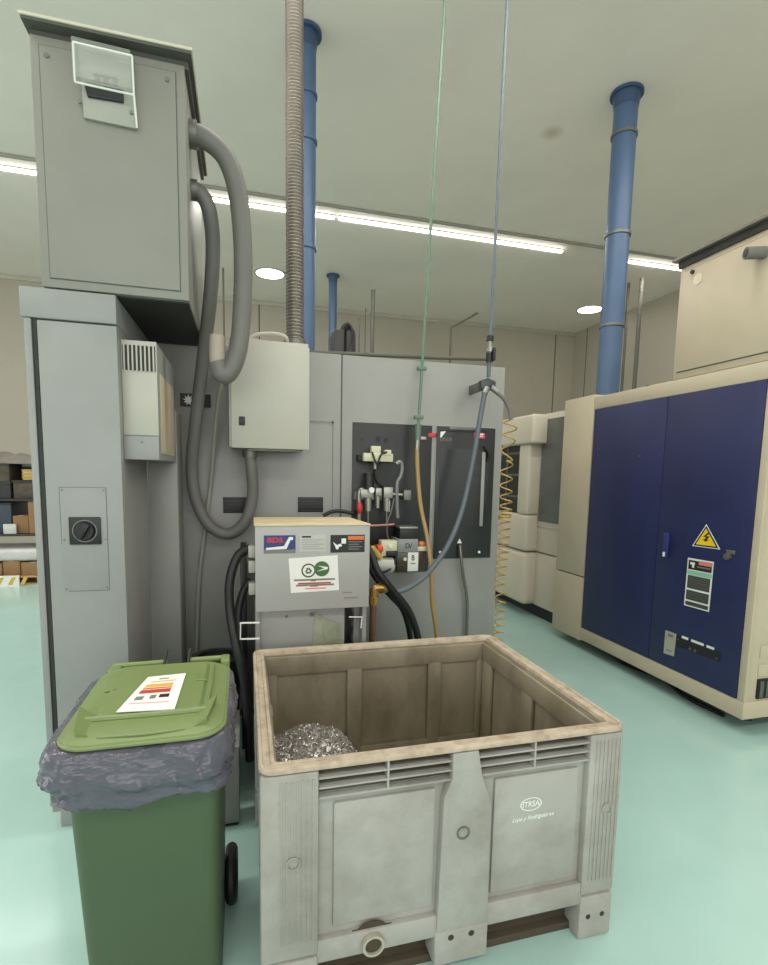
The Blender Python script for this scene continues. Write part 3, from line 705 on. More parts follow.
for k in range(3):
    an = PI/2+k*2*PI/3; a0 = V(math.cos(an), 0, math.sin(an)); a1 = V(math.cos(an-2*PI/3), 0, math.sin(an-2*PI/3)); cc = V(c.x, YS-.0021, c.z-.002)
    dd_ = (a1-a0).normalized(); nn = V(-dd_.z, 0, dd_.x); q0 = cc+a0*.022+dd_*.008; q1 = cc+a0*.022+dd_*.022; q2 = q1+dd_*.011
    if (q1+nn-cc).length < (q1-nn-cc).length: nn = -nn
    tri.prism([q0+nn*.001, q0-nn*.005, q1-nn*.005, q1-nn*.009, q2-nn*.002, q1+nn*.005, q1+nn*.001], (0, -.0008, 0))
tri.build('recycle_arrow', print_dkgreen, pp)
c = at(321.8, 568.8, Y=YS-.0022)
gd = MB().cyl((c.x, YS-.002, c.z), (c.x, YS-.0032, c.z), .037, seg=32).build('green_disc', print_green, pp)
MB().prism([V(c.x-.026, YS-.0033, c.z-.012), V(c.x+.012, YS-.0033, c.z+.002), V(c.x-.02, YS-.0033, c.z+.016), V(c.x+.03, YS-.0033, c.z+.008), V(c.x+.028, YS-.0033, c.z-.002)], (0, -.0006, 0)).build('disc_arrow', white_p, pp)
for k, (x0, x1, m_) in enumerate(((294, 335, inkgrey), (311, 316, ink), (298, 331, print_brick), (296, 334, inkgrey), (310, 318, print_brick), (305, 326, salmon))):
    y = 579.6-(x0-288)*.03+k*1.8
    qY((x0, y), (x1, y+.38), YS-.002, .0006).build('printed_line', m_, pp)
rl = MB(); qY((343, 592), (352, 593), YS, .0008, mb=rl); qY((344, 597), (358, 598.2), YS, .0008, mb=rl); rl.build('scribble', mat('pencil', (140, 128, 118), .6), fr)
# side clamps, bracket
for py in (551, 566, 588): 
    p = at(250, py, Y=cy0+.15); MB().box(cx0-.03, cx0+.004, cy0+.12, cy0+.2, p.z-.03, p.z+.03, .006).build('side_clamp', white, cv_)
p = at(247, 631, Y=cy0)
br = MB(); q0 = [at(253, 623, Y=cy0), at(240.5, 623, Y=cy0), at(240.5, 639, Y=cy0), at(253, 639, Y=cy0)]
q0[0].x += .03; q0[3].x += .03
br.tube(q0, .005, 8, 0).build('wire_bracket', white_p, cv_)
q1 = [at(349, 617, Y=cy0+.05), at(362, 617, Y=cy0+.05), at(361, 628, Y=cy0+.05)]
MB().tube(q1, .004, 8, 0).build('wire_bracket', white_p, cv_)
# steel drain fitting under the head
sf = thing('pipe_fitting', (at(356, 640, Y=2.6).x, 2.6, .55), 'silver pipe fitting dropping below the right end of the conveyor head', 'pipe')
fx = at(356, 625, Y=2.6).x
MB().cyl((fx, 2.6, .45), (fx, 2.6, cz0), .018).build('pipe', steel, sf)
for z in (.88, .80, .72, .64): MB().cyl((fx, 2.6, z-.02), (fx, 2.6, z+.02), .03, seg=6).build('nut', steel, sf)

# brass elbow at right
be = thing('brass_elbow_pipe', (at(374, 640, Y=2.85).x, 2.85, .3), 'brass elbow pipe with red brown riser right of the conveyor head', 'pipe')
e1 = at(372, 588, Y=2.85); e0 = at(384, 588, Y=2.85)
MB().tube([e0, e1+V(.03, 0, 0), e1+V(.012, 0, -.012), e1+V(.01, 0, -.05), e1+V(.008, 0, -.10)], .024, 14, 6).cyl(e0+V(-.02, 0, 0), e0+V(.015, .02, 0), .033, seg=8).cyl(e1+V(.009, 0, -.05), e1+V(.009, 0, -.09), .032, seg=8).build('elbow', brass, be)
MB().cyl(e1+V(.008, 0, -.1), V(e1.x+.008, 2.85, 0), .02).build('riser', mat('rusty_pipe', (120, 84, 70), .5, .3), be)

# thick black cables right and left of the conveyor head
def cable(pts, r, label, m_=rubber, name='power_cable', cat='cable', key='Y', group=None):
    return tag(MB().tube(path(pts, key), r, 12, 8).build(name, m_), label, cat, group)
cable([(366, 545, 2.95), (372, 556, 2.9), (378, 572, 2.85), (392, 590, 2.85), (408, 610, 2.88), (417, 634, 2.9), (420, 660, 2.9), (421, 740, 2.9), (424, 775, 2.9)], .022, 'thick black cable curving down right of the conveyor head, the upper one of two')
cable([(368, 562, 2.98), (376, 578, 2.95), (390, 595, 2.95), (403, 610, 2.98), (410, 635, 3.0), (411, 660, 3.0), (412, 730, 3.0), (414, 763, 3.0)], .018, 'black cable curving down beneath the thick upper cable, right of the conveyor head')
cable([(251, 548, 2.62), (238, 556, 2.6), (230, 580, 2.58), (230, 610, 2.56), (236, 645, 2.5), (244, 680, 2.46), (248, 715, 2.46), (250, 760, 2.46)], .022, 'outer thick black cable bowed left of the conveyor head')
cable([(251, 580, 2.64), (243, 592, 2.64), (238, 615, 2.62), (240, 645, 2.58), (246, 680, 2.54), (248, 720, 2.54)], .02, 'inner black cable tucked between the bowed cable and the conveyor head')
cable([(323, 516, 3.2), (331, 512, 3.2), (340, 511, 3.2), (352, 513, 3.2), (357, 512, 3.22)], .012, 'thin black hose leading left from the red handled valve', name='air_hose', cat='hose')

# low grey tank and black bucket behind the bin
tk = thing('coolant_tank', (-.12, 2.42, 0), 'low grey steel tank on the floor between the green bin and the bulk box', 'tank')
MB().box(-.20, -.038, 2.235, 2.6, .02, .37, .006).build('body', grey, tk); MB().box(-.19, -.045, 2.25, 2.58, 0, .02).build('base', dark, tk)
MB().box(-.203, -.035, 2.232, 2.603, .37, .378, .003).build('lid', cab, tk)
c = at(216, 655, Y=2.42)
bk = thing('black_bucket', (c.x, 2.75, 0), 'round black bucket half hidden behind the hinge of the green bin', 'bucket')
c = at(216, 656, Y=2.75)
MB().cyl((c.x, 2.75, 0), (c.x, 2.75, c.z-.02), .1, .125, 32).build('body', rubber, bk)
MB().ring((c.x, 2.75, c.z-.02), (0, 0, 1), .10, .132, .02, up=(0, 1, 0)).build('rim', black, bk)
dkx = MB().box(-.03, .004, 2.9, 3.25, 0, 1.15, .004)  # black box puts the shade of the machine's lower recess into a shape
tag(dkx.build('shaded_gap_box', black), 'black upright box standing in for the dark recess left of the conveyor head', 'dark gap')

# ------------------------------------------------------------------ air preparation set on the hose panel
YA = 3.2
au = thing('air_preparation_unit', at(380, 490, Y=3.25), 'chrome air filter and regulator set with black gauge on the black hose panel', 'air regulator')
def A2(px, py, dy=0): return at(px, py, Y=YA-dy)
def aq(px0, py0, px1, py1, d=.05, bev=.004):
    p, q = at(px0, py0, Y=YA), at(px1, py1, Y=YA); return MB().box(p.x, q.x, YA-d/2, YA+d/2, q.z, p.z, bev)
ivory = mat('ivory_block', (206, 202, 172), .4)
mb_ = aq(363, 453, 392, 462, .05); p, q = at(371, 446, Y=YA), at(380, 456, Y=YA); mb_.box(p.x, q.x, YA-.02, YA+.02, q.z, p.z, .003)
p, q = at(384, 450, Y=YA), at(390, 456, Y=YA); mb_.box(p.x, q.x, YA-.03, YA+.01, q.z, p.z, .003)
vb = mb_.build('valve_block', ivory, au)
MB().tube([A2(372, 452, .03), A2(377, 464, .04), A2(381, 455, .035), A2(387, 452, .03)], .006, 8).build('block_wire', rubber, vb)
MB().cyl(A2(375, 461), A2(375, 469), .012, seg=12).build('block_stem', steel, vb)
MB().cyl(A2(388, 474, -.06), A2(388, 474, -.03), .085, seg=32).build('dial_cover', rubber, au)
MB().cyl(A2(368.5, 473), A2(368.5, 489), .032, .036, 20).build('regulator_knob', black, au)
aq(360, 489, 372, 498, .05).build('regulator_body', steel, au); aq(375, 488, 381, 496, .045).build('regulator_body', steel, au); aq(383, 487, 392, 498, .05).build('regulator_body', steel, au)
for px, y0, y1, r in ((368, 497, 511, .024), (377.5, 495, 508, .017), (386.5, 497, 511, .024)):
    MB().cyl(A2(px, y0), A2(px, y1), r, r*.9, 18).build('filter_bowl', steel, au)
c = A2(371, 490, .026); MB().cyl(c, c+V(0, -.02, 0), .018, seg=18).build('pressure_gauge', white_p, au)
MB().tube([A2(366, 490), A2(361, 490), A2(359, 494), A2(359, 505), A2(359, 524)], .014, 10).build('inlet_pipe', steel, au)
vh = MB().sphere(A2(359.5, 508, .03), .022, (.9, .6, 1.7)).build('valve_handle', red, au, label='red valve handle')
for px in (368, 386.5): MB().cyl(A2(px, 511), A2(px, 525), .008, seg=10).build('drain_tube', steel_d, au)
MB().cyl(A2(368, 526), A2(394, 524.5), .008, seg=10).build('cross_pipe', mat('copper_pipe', (178, 128, 112), .4, .5), au)
MB().tube([A2(396, 464), A2(400, 462), A2(402, 467), A2(400.5, 476), A2(397, 484), A2(397, 505), A2(397.5, 518)], .013, 10).build('elbow_hose', mat('pipe_grey', (124, 126, 124), .4, .3), au)
aq(403, 490, 410, 500, .05).build('ball_valve', steel_d, au); MB().cyl(A2(392, 494), A2(404, 495), .01, seg=10).build('valve_stem', steel, au)
MB().box(A2(398, 0).x-.01, A2(398, 0).x+.012, YA-.02, YA+.02, A2(398, 512).z, A2(398, 500).z, .003).build('small_valve', steel, au)
MB().tube([A2(394, 498), A2(391, 512), A2(388, 520), A2(387, 532), A2(389, 541)], .006, 8).build('thin_tube', steel_d, au)
MB().box(A2(362, 0).x, A2(392, 0).x, YA+.02, YM-.004, A2(377, 500).z, A2(377, 492).z).build('mount_bracket', steel_d, au)
MB().box(A2(366, 0).x, A2(388, 0).x, YA+.02, YM-.004, A2(377, 461).z, A2(377, 455).z).build('mount_bracket', dark, au)

# emergency stop box
es = thing('emergency_stop_box', at(389, 557, Y=3.18), 'pale yellow emergency stop box with orange red button right of the conveyor head', 'switch box')
p, q = at(381.5, 541, Y=3.12), at(397.5, 556, Y=3.12)
MB().box(p.x, q.x, 3.12, 3.2, q.z, p.z, .006).build('body', ivory, es)
MB().box(p.x+.03, q.x, 3.112, 3.122, q.z, q.z+.035, .003).build('lower_cover', black, es)
c = at(381, 548.5, Y=3.13); MB().cyl(c+V(.005, 0, 0), c+V(-.035, -.01, 0), .022, .03, 20).build('stop_button', mat('stop_red', (214, 82, 50), .4), es)
c = at(390, 546, Y=3.12); MB().cyl(c, c+V(0, -.012, 0), .012, seg=14).build('push_button', white_p, es)
MB().box(p.x+.02, q.x-.02, 3.2, YM-.004, q.z+.02, p.z-.02).build('mount_bracket', dark, es)
tag(MB().tube(path([(396, 552, 3.13), (395, 562, 3.12), (389, 570, 3.1), (381, 573, 3.05)]), .008, 8).build('control_cable', rubber), 'thin black cable looping under the emergency stop box', 'cable')
c0, c1 = at(371, 565, Y=3.15), at(392, 565, Y=3.15)
tag(MB().cyl(c0, c1, .052, seg=28).cyl(c1, c1+V(.01, 0, 0), .04, seg=28).build('air_cylinder', mat('dull_white', (178, 178, 170), .4)), 'pale round cylinder lying below the emergency stop box', 'cylinder')
cable([(372, 548, 3.0), (375, 552, 3.02), (380, 558, 3.05)], .02, 'short yellow hose end beside the top right corner of the conveyor head', yellow, 'hose_end', 'hose')

# lubrication pump with B plate
lp_ = thing('lubrication_pump', at(411, 571, Y=3.2), 'grey and black pump unit with a white plate marked B under the hose panel', 'pump')
def lq(a, b2, y0, y1, bev=.004): p, q = at(*a, Y=y0), at(*b2, Y=y0); return MB().box(p.x, q.x, y0, y1, q.z, p.z, bev)
lq((397, 551), (424.5, 572), 3.12, YM-.02).build('reservoir', mat('reservoir_smoke', (62, 56, 46), .3, var=.2), lp_)
lq((398, 539.5), (418, 552), 3.11, YM-.02).build('pump_head', mat('pump_grey', (138, 140, 140), .4), lp_)
lq((400, 528), (417, 540), 3.13, YM-.02).build('motor_cap', black, lp_)
lq((400, 527), (418, 528.6), 3.12, YM-.02, .001).build('cap_strip', steel, lp_)
lq((418, 547), (427.5, 551), 3.11, 3.2, .002).build('filler_neck', ivory, lp_)
c = at(421.5, 544, Y=3.15); MB().sphere(c, .026, (1, 1, .75)).build('filler_cap', orange, lp_, label='orange filler cap')
pb = lq((408, 552.5), (418, 571), 3.116, 3.121, .001).build('name_plate', paper, lp_)
c = at(413, 558, Y=3.116); text('plate_lettering', 'B', .05, (c.x, 3.1155, c.z), *FR, ink, pb, .001, sx=.8)
qY((410.5, 563), (415.5, 564), 3.116, .0006).build('printed_line', inkgrey, pb)
c = at(408.5, 546, Y=3.11); text('pump_lettering', 'D/', .045, (c.x, 3.1095, c.z), *FR, ink, lp_, .001)
c = at(405, 559, Y=3.12); MB().cyl(c, c+V(0, -.006, 0), .012, seg=14).build('level_eye', ivory, lp_)

# ------------------------------------------------------------------ drop lines from the ceiling
g0 = at(418, 432, Y=3.2); g1 = at(445, -2, Y=3.45); gt = g0+(g1-g0)*((H-.005-g0.z)/(g1.z-g0.z))
gl = thing('air_drop_pipe', g0, 'thin green air pipe dropping from the ceiling to a green valve', 'pipe')
MB().cyl(g0, gt, .0095, seg=12).build('pipe', green_line, gl)
p = g0.lerp(g1, .17)
for px, py in ((420.5, 367), (418.5, 417)):
    k = (at(px, py, Y=3.2).z-g0.z)/(gt.z-g0.z); c = g0.lerp(gt, k); MB().box(c.x-.03, c.x+.03, c.y-.012, c.y+.02, c.z-.012, c.z+.012, .004).build('clamp', green_line, gl)
MB().cyl(g0+V(0, 0, .05), g0+V(0, 0, -.05), .022, .018, 12).build('ball_valve', green_line, gl)
MB().cyl(g0+V(0, 0, -.05), g0+V(-.004, 0, -.12), .016, seg=8).box(g0.x+.01, g0.x+.05, g0.y-.03, g0.y-.02, g0.z-.05, g0.z-.03, .003).build('coupling', steel, gl)
ah = [g0+V(-.004, 0, -.1)]+path([(417.5, 470, 3.18), (420.5, 505, 3.15), (427.5, 540, 3.1), (431.5, 575, 3.05), (432, 600, 3.05), (436.5, 634, 3.05), (439, 670, 3.05)])
tag(MB().tube(ah, .014, 10, 8).build('air_hose', amber), 'amber air hose hanging from the green drop pipe into the space behind the bulk box', 'hose')
b0 = at(490, 345, Y=3.1); b1 = at(507.5, -2, Y=3.3); bt = b0+(b1-b0)*((H-.005-b0.z)/(b1.z-b0.z))
blt = thing('air_drop_line', b0, 'blue grey air line dropping from the ceiling to a two way splitter', 'pipe')
MB().cyl(b0, bt, .0105, seg=12).build('pipe', blue_line, blt)
s0 = at(488, 378, Y=3.1)
for px, py, q, m_ in ((490.3, 336, 341, black), (490.5, 348, 352, steel), (489.5, 353, 362, black)):
    MB().cyl(at(px, py, Y=3.1), at(px-.4, q, Y=3.1), .022, seg=12).build('coupling', m_, blt)
MB().cyl(at(490, 341, Y=3.1), at(490, 356, Y=3.1), .014, seg=12).build('coupling_core', steel, blt)
MB().box(at(493.5, 348, Y=3.08).x-.008, at(493.5, 348, Y=3.08).x+.008, 3.06, 3.09, at(493, 361, Y=3.08).z, at(493, 348, Y=3.08).z, .003).build('valve_lever', black, blt)
MB().cyl(at(489, 360, Y=3.1), at(488.5, 377, Y=3.1), .013, seg=12).build('lower_pipe', blue_line, blt)
sp_ = MB(); p = at(488, 384, Y=3.1)
sp_.prism([p+V(-.05, 0, .02), p+V(0, 0, .04), p+V(.06, 0, .02), p+V(.055, 0, -.02), p+V(.0, 0, -.05), p+V(-.045, 0, -.03)], (0, .05, 0), .008)
sp_.build('splitter', mat('splitter_metal', (72, 74, 76), .4, .4), blt)
MB().box(b0.x-.045, b0.x-.02, 3.14, YM, at(480, 391, Y=3.14).z, at(480, 382, Y=3.14).z, .004).build('wall_bracket', steel_d, blt)
MB().cyl(at(487, 388, Y=3.1), at(484.3, 394, Y=3.09), .02, seg=12).cyl(at(491, 387, Y=3.1), at(497, 392, Y=3.1), .018, seg=12).build('outlet_nut', steel, blt)
tag(MB().tube(path([(484.5, 393, 3.09), (479, 425, 3.08), (472, 465, 3.07), (462, 510, 3.05), (448, 545, 3.02), (428, 573, 3.0), (408, 588, 2.98), (392, 592, 2.97), (382, 586, 2.97), (374, 574, 2.98)]), .0165, 12, 8).build('air_hose', blue_line), 'blue grey hose swinging from the splitter across the dark window', 'hose')
tag(MB().tube(path([(496, 392, 3.1), (504, 399, 3.1), (509, 409, 3.1), (511, 420, 3.1)]), .013, 10, 8).build('air_hose', hose_g), 'short grey hose bridging the splitter and the yellow coil', 'hose')
# yellow coil
A0 = [at(510, 418, Y=3.1), at(508, 450, Y=3.1), at(505, 510, Y=3.1), at(505, 520, Y=3.1), at(502, 560, Y=3.1), at(500, 600, Y=3.1), at(498.5, 641, Y=3.1)]
axis = catmull(A0, 30); cp = []
nT = 29
def phase(u): return u+.035*math.sin(u*2*PI*2)
N_ = 1100
for k in range(N_+1):
    u = k/N_; f_ = u*(len(axis)-1); i = min(int(f_), len(axis)-2); c = axis[i].lerp(axis[i+1], f_-i)
    y_ = i/30; tt = 14*u if u < .2 else 2.8+24*((u-.2)/.8+.012*math.sin(u*20)); an = 2*PI*tt+.5; r = .042*(1-.25*u)
    w_ = .006*math.sin(u*23)
    cp.append(c+V(r*math.cos(an)+w_, r*math.sin(an), 0))
tag(MB().tube(cp, .0052, 6, 0).build('coiled_air_hose', yellow_t, None, 80), 'yellow coiled air hose hanging beside the right edge of the grey machine', 'hose')

# black pump canister on top of the machine
cn = thing('mist_collector', (at(344, 350, Y=3.7).x, 3.7, 2.315), 'dark canister with handle standing on top of the grey machine', 'canister')
x0, x1 = at(331, 340, Y=3.7).x, at(356, 340, Y=3.7).x; zt = at(340, 333, Y=3.7).z
cdark = mat('canister_dark', (52, 48, 48), .35)
MB().box(x0, (x0+x1)/2-.01, 3.6, 3.8, 2.315, zt, .015).build('motor_block', cdark, cn)
MB().cyl(((x0*1+x1*3)/4-.01, 3.7, 2.315), ((x0+3*x1)/4-.01, 3.7, zt), .055, .05, 24).sphere(((x0+3*x1)/4-.01, 3.7, zt), .05).build('canister', cdark, cn)
MB().tube([V((x0+x1)/2-.04, 3.66, zt-.1), V((x0+x1)/2-.02, 3.65, zt+.01), V((x0+x1)/2+.02, 3.65, zt+.05), V((x0+x1)/2+.05, 3.66, zt+.0), V((x0+x1)/2+.03, 3.66, zt-.12)], .014, 10).build('handle', rubber, cn)

# ------------------------------------------------------------------ blue pipes to the ceiling
def bluepipe_at(p, zb, r, fl, rings, label):
    t = thing('vertical_pipe', (p.x, p.y, zb), label, 'pipe', 'blue pipes rising to the ceiling')
    MB().cyl((p.x, p.y, zb), (p.x, p.y, H-.02), r, seg=28).build('pipe', bluepipe, t)
    MB().cyl((p.x, p.y, H-.14), (p.x, p.y, H-.03), r*1.02, r*1.15, 28).cyl((p.x, p.y, H-.03), (p.x, p.y, H-.002), fl, seg=28).build('ceiling_flange', mat('blue_flange', (58, 82, 114), .4), t)
    for z in rings: MB().ring((p.x, p.y, z), (0, 0, 1), r-.002, r+.012, .025, up=(0, 1, 0)).build('joint_ring', steel_d if r > .1 else bluepipe, t)
pr = at(627, 93, Z=H); pr.z = H
zat = lambda x, y, p: at(x, y, Y=p.y).z
bluepipe_at(pr, 2.256, .108, .148, [zat(625, 138, pr), zat(617, 237, pr), zat(612, 328, pr)], 'large blue ceiling pipe rising behind the navy blue machine cabinet')
pl_ = at(306, 32, Z=H)
bluepipe_at(pl_, 2.316, .085, .13, [zat(303, 97, pl_), zat(303, 143, pl_), zat(303, 250, pl_)], 'blue ceiling pipe half hidden behind the corrugated steel duct')
pf = at(333, 275, Z=H)
bluepipe_at(pf, 0, .075, .12, [], 'small distant blue pipe above the dark canister on the machine')

# thin distant conduits
def rod(pts, r, label, m_=conduit, name='conduit', group='thin conduits in the background'):
    return tag(MB().tube(pts, r, 10, 0).build(name, m_), label, 'conduit', group)
Yc = 9.0
def vrod(px, py, Y, r, label, zb=0):
    p = at(px, py, Y=Y); rod([V(p.x, Y, zb), V(p.x, Y, p.z)], r, label)
vrod(373, 290, Yc, .035, 'thickest grey upright conduit, behind the machine and right of the dark canister')
vrod(359, 318, Yc, .018, 'dark thin upright conduit just right of the dark canister')
vrod(365.5, 308, Yc+.5, .010, 'very thin pale upright conduit between the two darker ones')
p = at(223, 268, Y=6.5); rod([V(p.x, 6.5, 0), V(p.x, 6.5, p.z)], .012, 'thin upright rod seen between the two grey hoses')
p0, p1 = at(451, 328, Y=Yc), at(473, 316, Y=Yc); p1.y -= .2
rod([V(p0.x, Yc, 0), p0, p1], .02, 'thin conduit with a slanted top between the green and blue drop lines')
p = at(629, 283, Y=8.4); rod([V(p.x, 8.4, 0), V(p.x, 8.4, p.z)], .025, 'thin conduit directly right of the big blue pipe')
p = at(642, 278, Y=8.0); rod([V(p.x, 8.0, 0), V(p.x, 8.0, p.z)], .035, 'thicker conduit beside the cream roof cabinet')

# ------------------------------------------------------------------ navy machine on the right
XB = 2.97
nv = thing('navy_machine', (3.6, 3.4, 0), 'cream machine cabinet with two navy blue doors on the right', 'machine')
MB().box(XB+.012, 4.3, 2.385, 4.0, .10, 2.27, .004).build('body', cream, nv)
MB().box(XB, XB+.02, 2.375, 4.0, 2.178, 2.285, .005).build('top_rail', cream, nv)
MB().box(XB, 4.3, 2.375, 4.0, .10, .215, .006).build('bottom_rail', cream, nv)
MB().box(XB+.0, XB+.03, 2.375, 2.425, .215, 2.18, .004).build('corner_stile', cream, nv)
yd = 3.165
dl = MB().box(XB-.003, XB+.02, yd+.0025, 3.985, .217, 2.176, .004).build('door', blue, nv)
dr2 = MB().box(XB-.003, XB+.02, 2.428, yd-.0025, .217, 2.176, .004).build('door', blue, nv)
MB().box(XB+.003, XB+.01, yd-.003, yd+.003, .217, 2.176).build('door_gap', ink, nv)
c = at(667.5, 545, X=XB); hn = MB().box(XB-.025, XB-.002, c.y-.02, c.y+.02, c.z-.09, c.z+.09, .006).build('door_handle', print_blue, dr2)
MB().box(XB-.032, XB-.02, c.y-.008, c.y+.008, c.z-.085, c.z-.05, .003).build('handle_key', white_p, hn)
XS = XB-.0035
tr_ = [at(*p, X=XS) for p in ((706.5, 525), (719.5, 549), (693, 545.5))]
ct = (tr_[0]+tr_[1]+tr_[2])/3
def tri(k, dx): return [V(XS-dx, ct.y+(p.y-ct.y)*k, ct.z+(p.z-ct.z)*k) for p in tr_]
sg = MB().prism(tri(1.06, 0), (-.001, 0, 0)).build('warning_sign', white_p, dr2, label='yellow electric shock triangle')
MB().prism(tri(.95, .0011), (-.0006, 0, 0)).build('sign_border', ink, sg)
MB().prism(tri(.76, .0018), (-.0006, 0, 0)).build('sign_field', warn_y, sg)
hz = (tr_[0].z-tr_[1].z)
bolt = [(.004, .55), (-.012, .12), (.002, .16), (-.006, -.12), (-.014, -.10), (.0, -.30), (.012, -.06), (.004, -.08), (.014, .26), (.0, .22), (.014, .55)]
MB().prism([V(XS-.0026, ct.y-y_*2.0, ct.z+z_*hz*.5+.008) for y_, z_ in bolt], (-.0006, 0, 0)).build('bolt_symbol', ink, sg)
P = [at(*p, X=XS) for p in ((688, 557.5), (714, 562), (709, 612), (684, 605))]
def sq(u0, v0, u1, v1, dx, m_, name, parent):
    f = lambda u, v: (P[0]*(1-u)+P[1]*u)*(1-v)+(P[3]*(1-u)+P[2]*u)*v
    return MB().prism([f(u0, v0)-V(dx, 0, 0), f(u1, v0)-V(dx, 0, 0), f(u1, v1)-V(dx, 0, 0), f(u0, v1)-V(dx, 0, 0)], (-.0007, 0, 0)).build(name, m_, parent)
ip = sq(0, 0, 1, 1, 0, white_p, 'instruction_plate', dr2); ip['label'] = 'instruction plate with mint and salmon bands'
dkp = mat('plate_dark', (70, 70, 66), .5)
sq(.05, .04, .95, .23, .0008, ink, 'printed_field', ip); sq(.45, .03, .97, .11, .0016, salmon, 'printed_band', ip)
sq(.02, .25, .98, .34, .0008, mint, 'printed_band', ip); sq(.06, .35, .94, .62, .0008, dkp, 'printed_field', ip); sq(.05, .66, .94, .86, .0008, dkp, 'printed_field', ip); sq(.05, .895, .95, .975, .0008, dkp, 'printed_field', ip)
sq(.12, .08, .3, .13, .0016, white_p, 'printed_symbol', ip); sq(.2, .12, .28, .19, .0016, white_p, 'printed_symbol', ip); sq(.4, .14, .9, .17, .0016, inkgrey, 'printed_line', ip)
for k in range(5): sq(.12, .39+k*.045, .88, .395+k*.045, .0016, inkgrey, 'printed_line', ip)
for k in range(3): sq(.12, .70+k*.05, .86, .705+k*.05, .0016, inkgrey, 'printed_line', ip)
c = at(731, 552, X=XS); MB().box(XS-.006, XS, c.y-.03, c.y+.03, c.z-.012, c.z+.012, .003).build('lock_tab', steel, dr2)
c = at(728.5, 556.5, X=XS); MB().cyl((XS, c.y, c.z), (XS-.02, c.y, c.z), .022, seg=20).cyl((XS-.02, c.y, c.z), (XS-.026, c.y-.0, c.z), .010, seg=12).build('lock_barrel', steel, dr2)
P = [at(*p, X=XS) for p in ((665.5, 630), (676.5, 634), (674, 656.5), (663.5, 653))]
tgp = sq(0, 0, 1, 1, 0, mat('grey_tag', (168, 168, 150), .5), 'rating_tag', dr2)
sq(.25, .1, .75, .22, .0008, inkgrey, 'printed_line', tgp); sq(.2, .8, .7, .85, .0008, inkgrey, 'printed_line', tgp)
P = [at(*p, X=XS) for p in ((677, 635.5), (722, 652.5), (720, 662), (676, 646))]
so = sq(0, 0, 1, 1, 0, ink, 'socket_strip', dr2)
for u0, u1 in ((.12, .27), (.34, .62), (.68, .84)): sq(u0, -.18, u1, .06, .0008, white_p, 'printed_label', so)
for u, v in ((.35, .75), (.46, .78), (.05, .3), (.94, .75)):
    f = (P[0]*(1-u)+P[1]*u)*(1-v)+(P[3]*(1-u)+P[2]*u)*v; MB().cyl(f+V(-.0005, 0, 0), f+V(-.01, 0, 0), .009 if u in (.35, .46) else .005, seg=12).build('socket_button', steel_d, so)
for px, py in ((599, 449), (599, 456), (640, 456)): 
    c = at(px, py, X=XS); MB().cyl((XS, c.y, c.z), (XS-.004, c.y, c.z), .008, seg=10).build('door_screw', steel_d, dl)
# side face with vents
a, b2 = at(757, 679, Y=2.385), at(768, 697, Y=2.385)
sv = MB().box(a.x, a.x+.35, 2.372, 2.386, b2.z, a.z, .003).build('side_vent', black, nv)
for k in range(7): MB().box(a.x+.012+k*.05, a.x+.04+k*.05, 2.366, 2.373, b2.z+.012, a.z-.012, .003).build('vent_slat', steel_d, sv)
for z0, z1 in ((.37, .45), (.49, .57)): MB().box(a.x, a.x+.5, 2.379, 2.387, z0, z1, .003).build('pressed_panel', cream, nv)
for y in (2.55, 3.75):
    for x in (XB+.25, 4.1): MB().cyl((x, y, 0), (x, y, .1), .035, seg=16).build('foot', black, nv)
MB().tube([V(XB+.12, 2.6, .015), V(XB+.1, 2.9, .02), V(XB+.2, 3.2, .015), V(XB+.13, 3.6, .02), V(XB+.25, 4.0, .015)], .015, 8).build('floor_cable', rubber, nv)
MB().box(XB+.3, 4.2, 2.6, 3.95, .02, .1).build('base', dark, nv)
# cream end bay
eb = thing('end_bay', (3.4, 4.22, 0), 'cream vertical end bay with a horizontal split, left of the navy doors', 'machine panel')
zs_ = at(556, 569, X=XB).z
MB().box(XB, 3.9, 4.004, 4.44, zs_+.005, 2.31, .006).build('upper_panel', cream, eb)
MB().box(XB, 3.9, 4.004, 4.45, .085, zs_-.005, .006).build('lower_panel', cream, eb)
MB().box(XB+.02, 3.9, 4.01, 4.43, .1, .8).box(XB+.35, 3.85, 4.05, 4.4, 0, .1).build('core', dark, eb)

# roof cabinet on the navy machine
rc = thing('roof_cabinet', (3.5, 2.7, 2.285), 'cream roof cabinet with a pipe stub standing on the navy machine', 'cabinet')
MB().box(XB+.015, 3.9, 2.2, 3.16, 2.29, 3.06, .004).build('body', cream, rc)
MB().box(XB-.03, 3.93, 2.17, 3.20, 3.105, 3.125, .003).build('roof_cap', roofm, rc)
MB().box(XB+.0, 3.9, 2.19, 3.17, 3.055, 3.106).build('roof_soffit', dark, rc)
MB().box(XB+.012, XB+.016, 2.245, 3.125, 2.335, 3.025).build('panel_groove', grey_seam, rc)
fpn = MB().box(XB+.004, XB+.018, 2.25, 3.12, 2.34, 3.02, .003).build('front_panel', cream, rc)
X_ = XB+.004
c = at(693, 272, X=X_); MB().cyl((X_, c.y, c.z), (X_-.012, c.y, c.z), .014, seg=16).build('cable_hole', black, fpn)
c = at(698, 279, X=X_); MB().cyl((X_, c.y, c.z), (X_-.004, c.y, c.z), .036, seg=24).build('blanking_disc', mat('disc_cream', (216, 208, 180), .4), fpn)
c = at(762, 254, X=X_); stb = MB().cyl((X_, c.y-.02, c.z), (X_-.10, c.y+.02, c.z+.0), .035, seg=20).build('pipe_stub', hose_g, fpn)
MB().cyl((X_-.098, c.y+.0195, c.z), (X_-.103, c.y+.0215, c.z), .024, seg=20).build('stub_bore', black, stb)
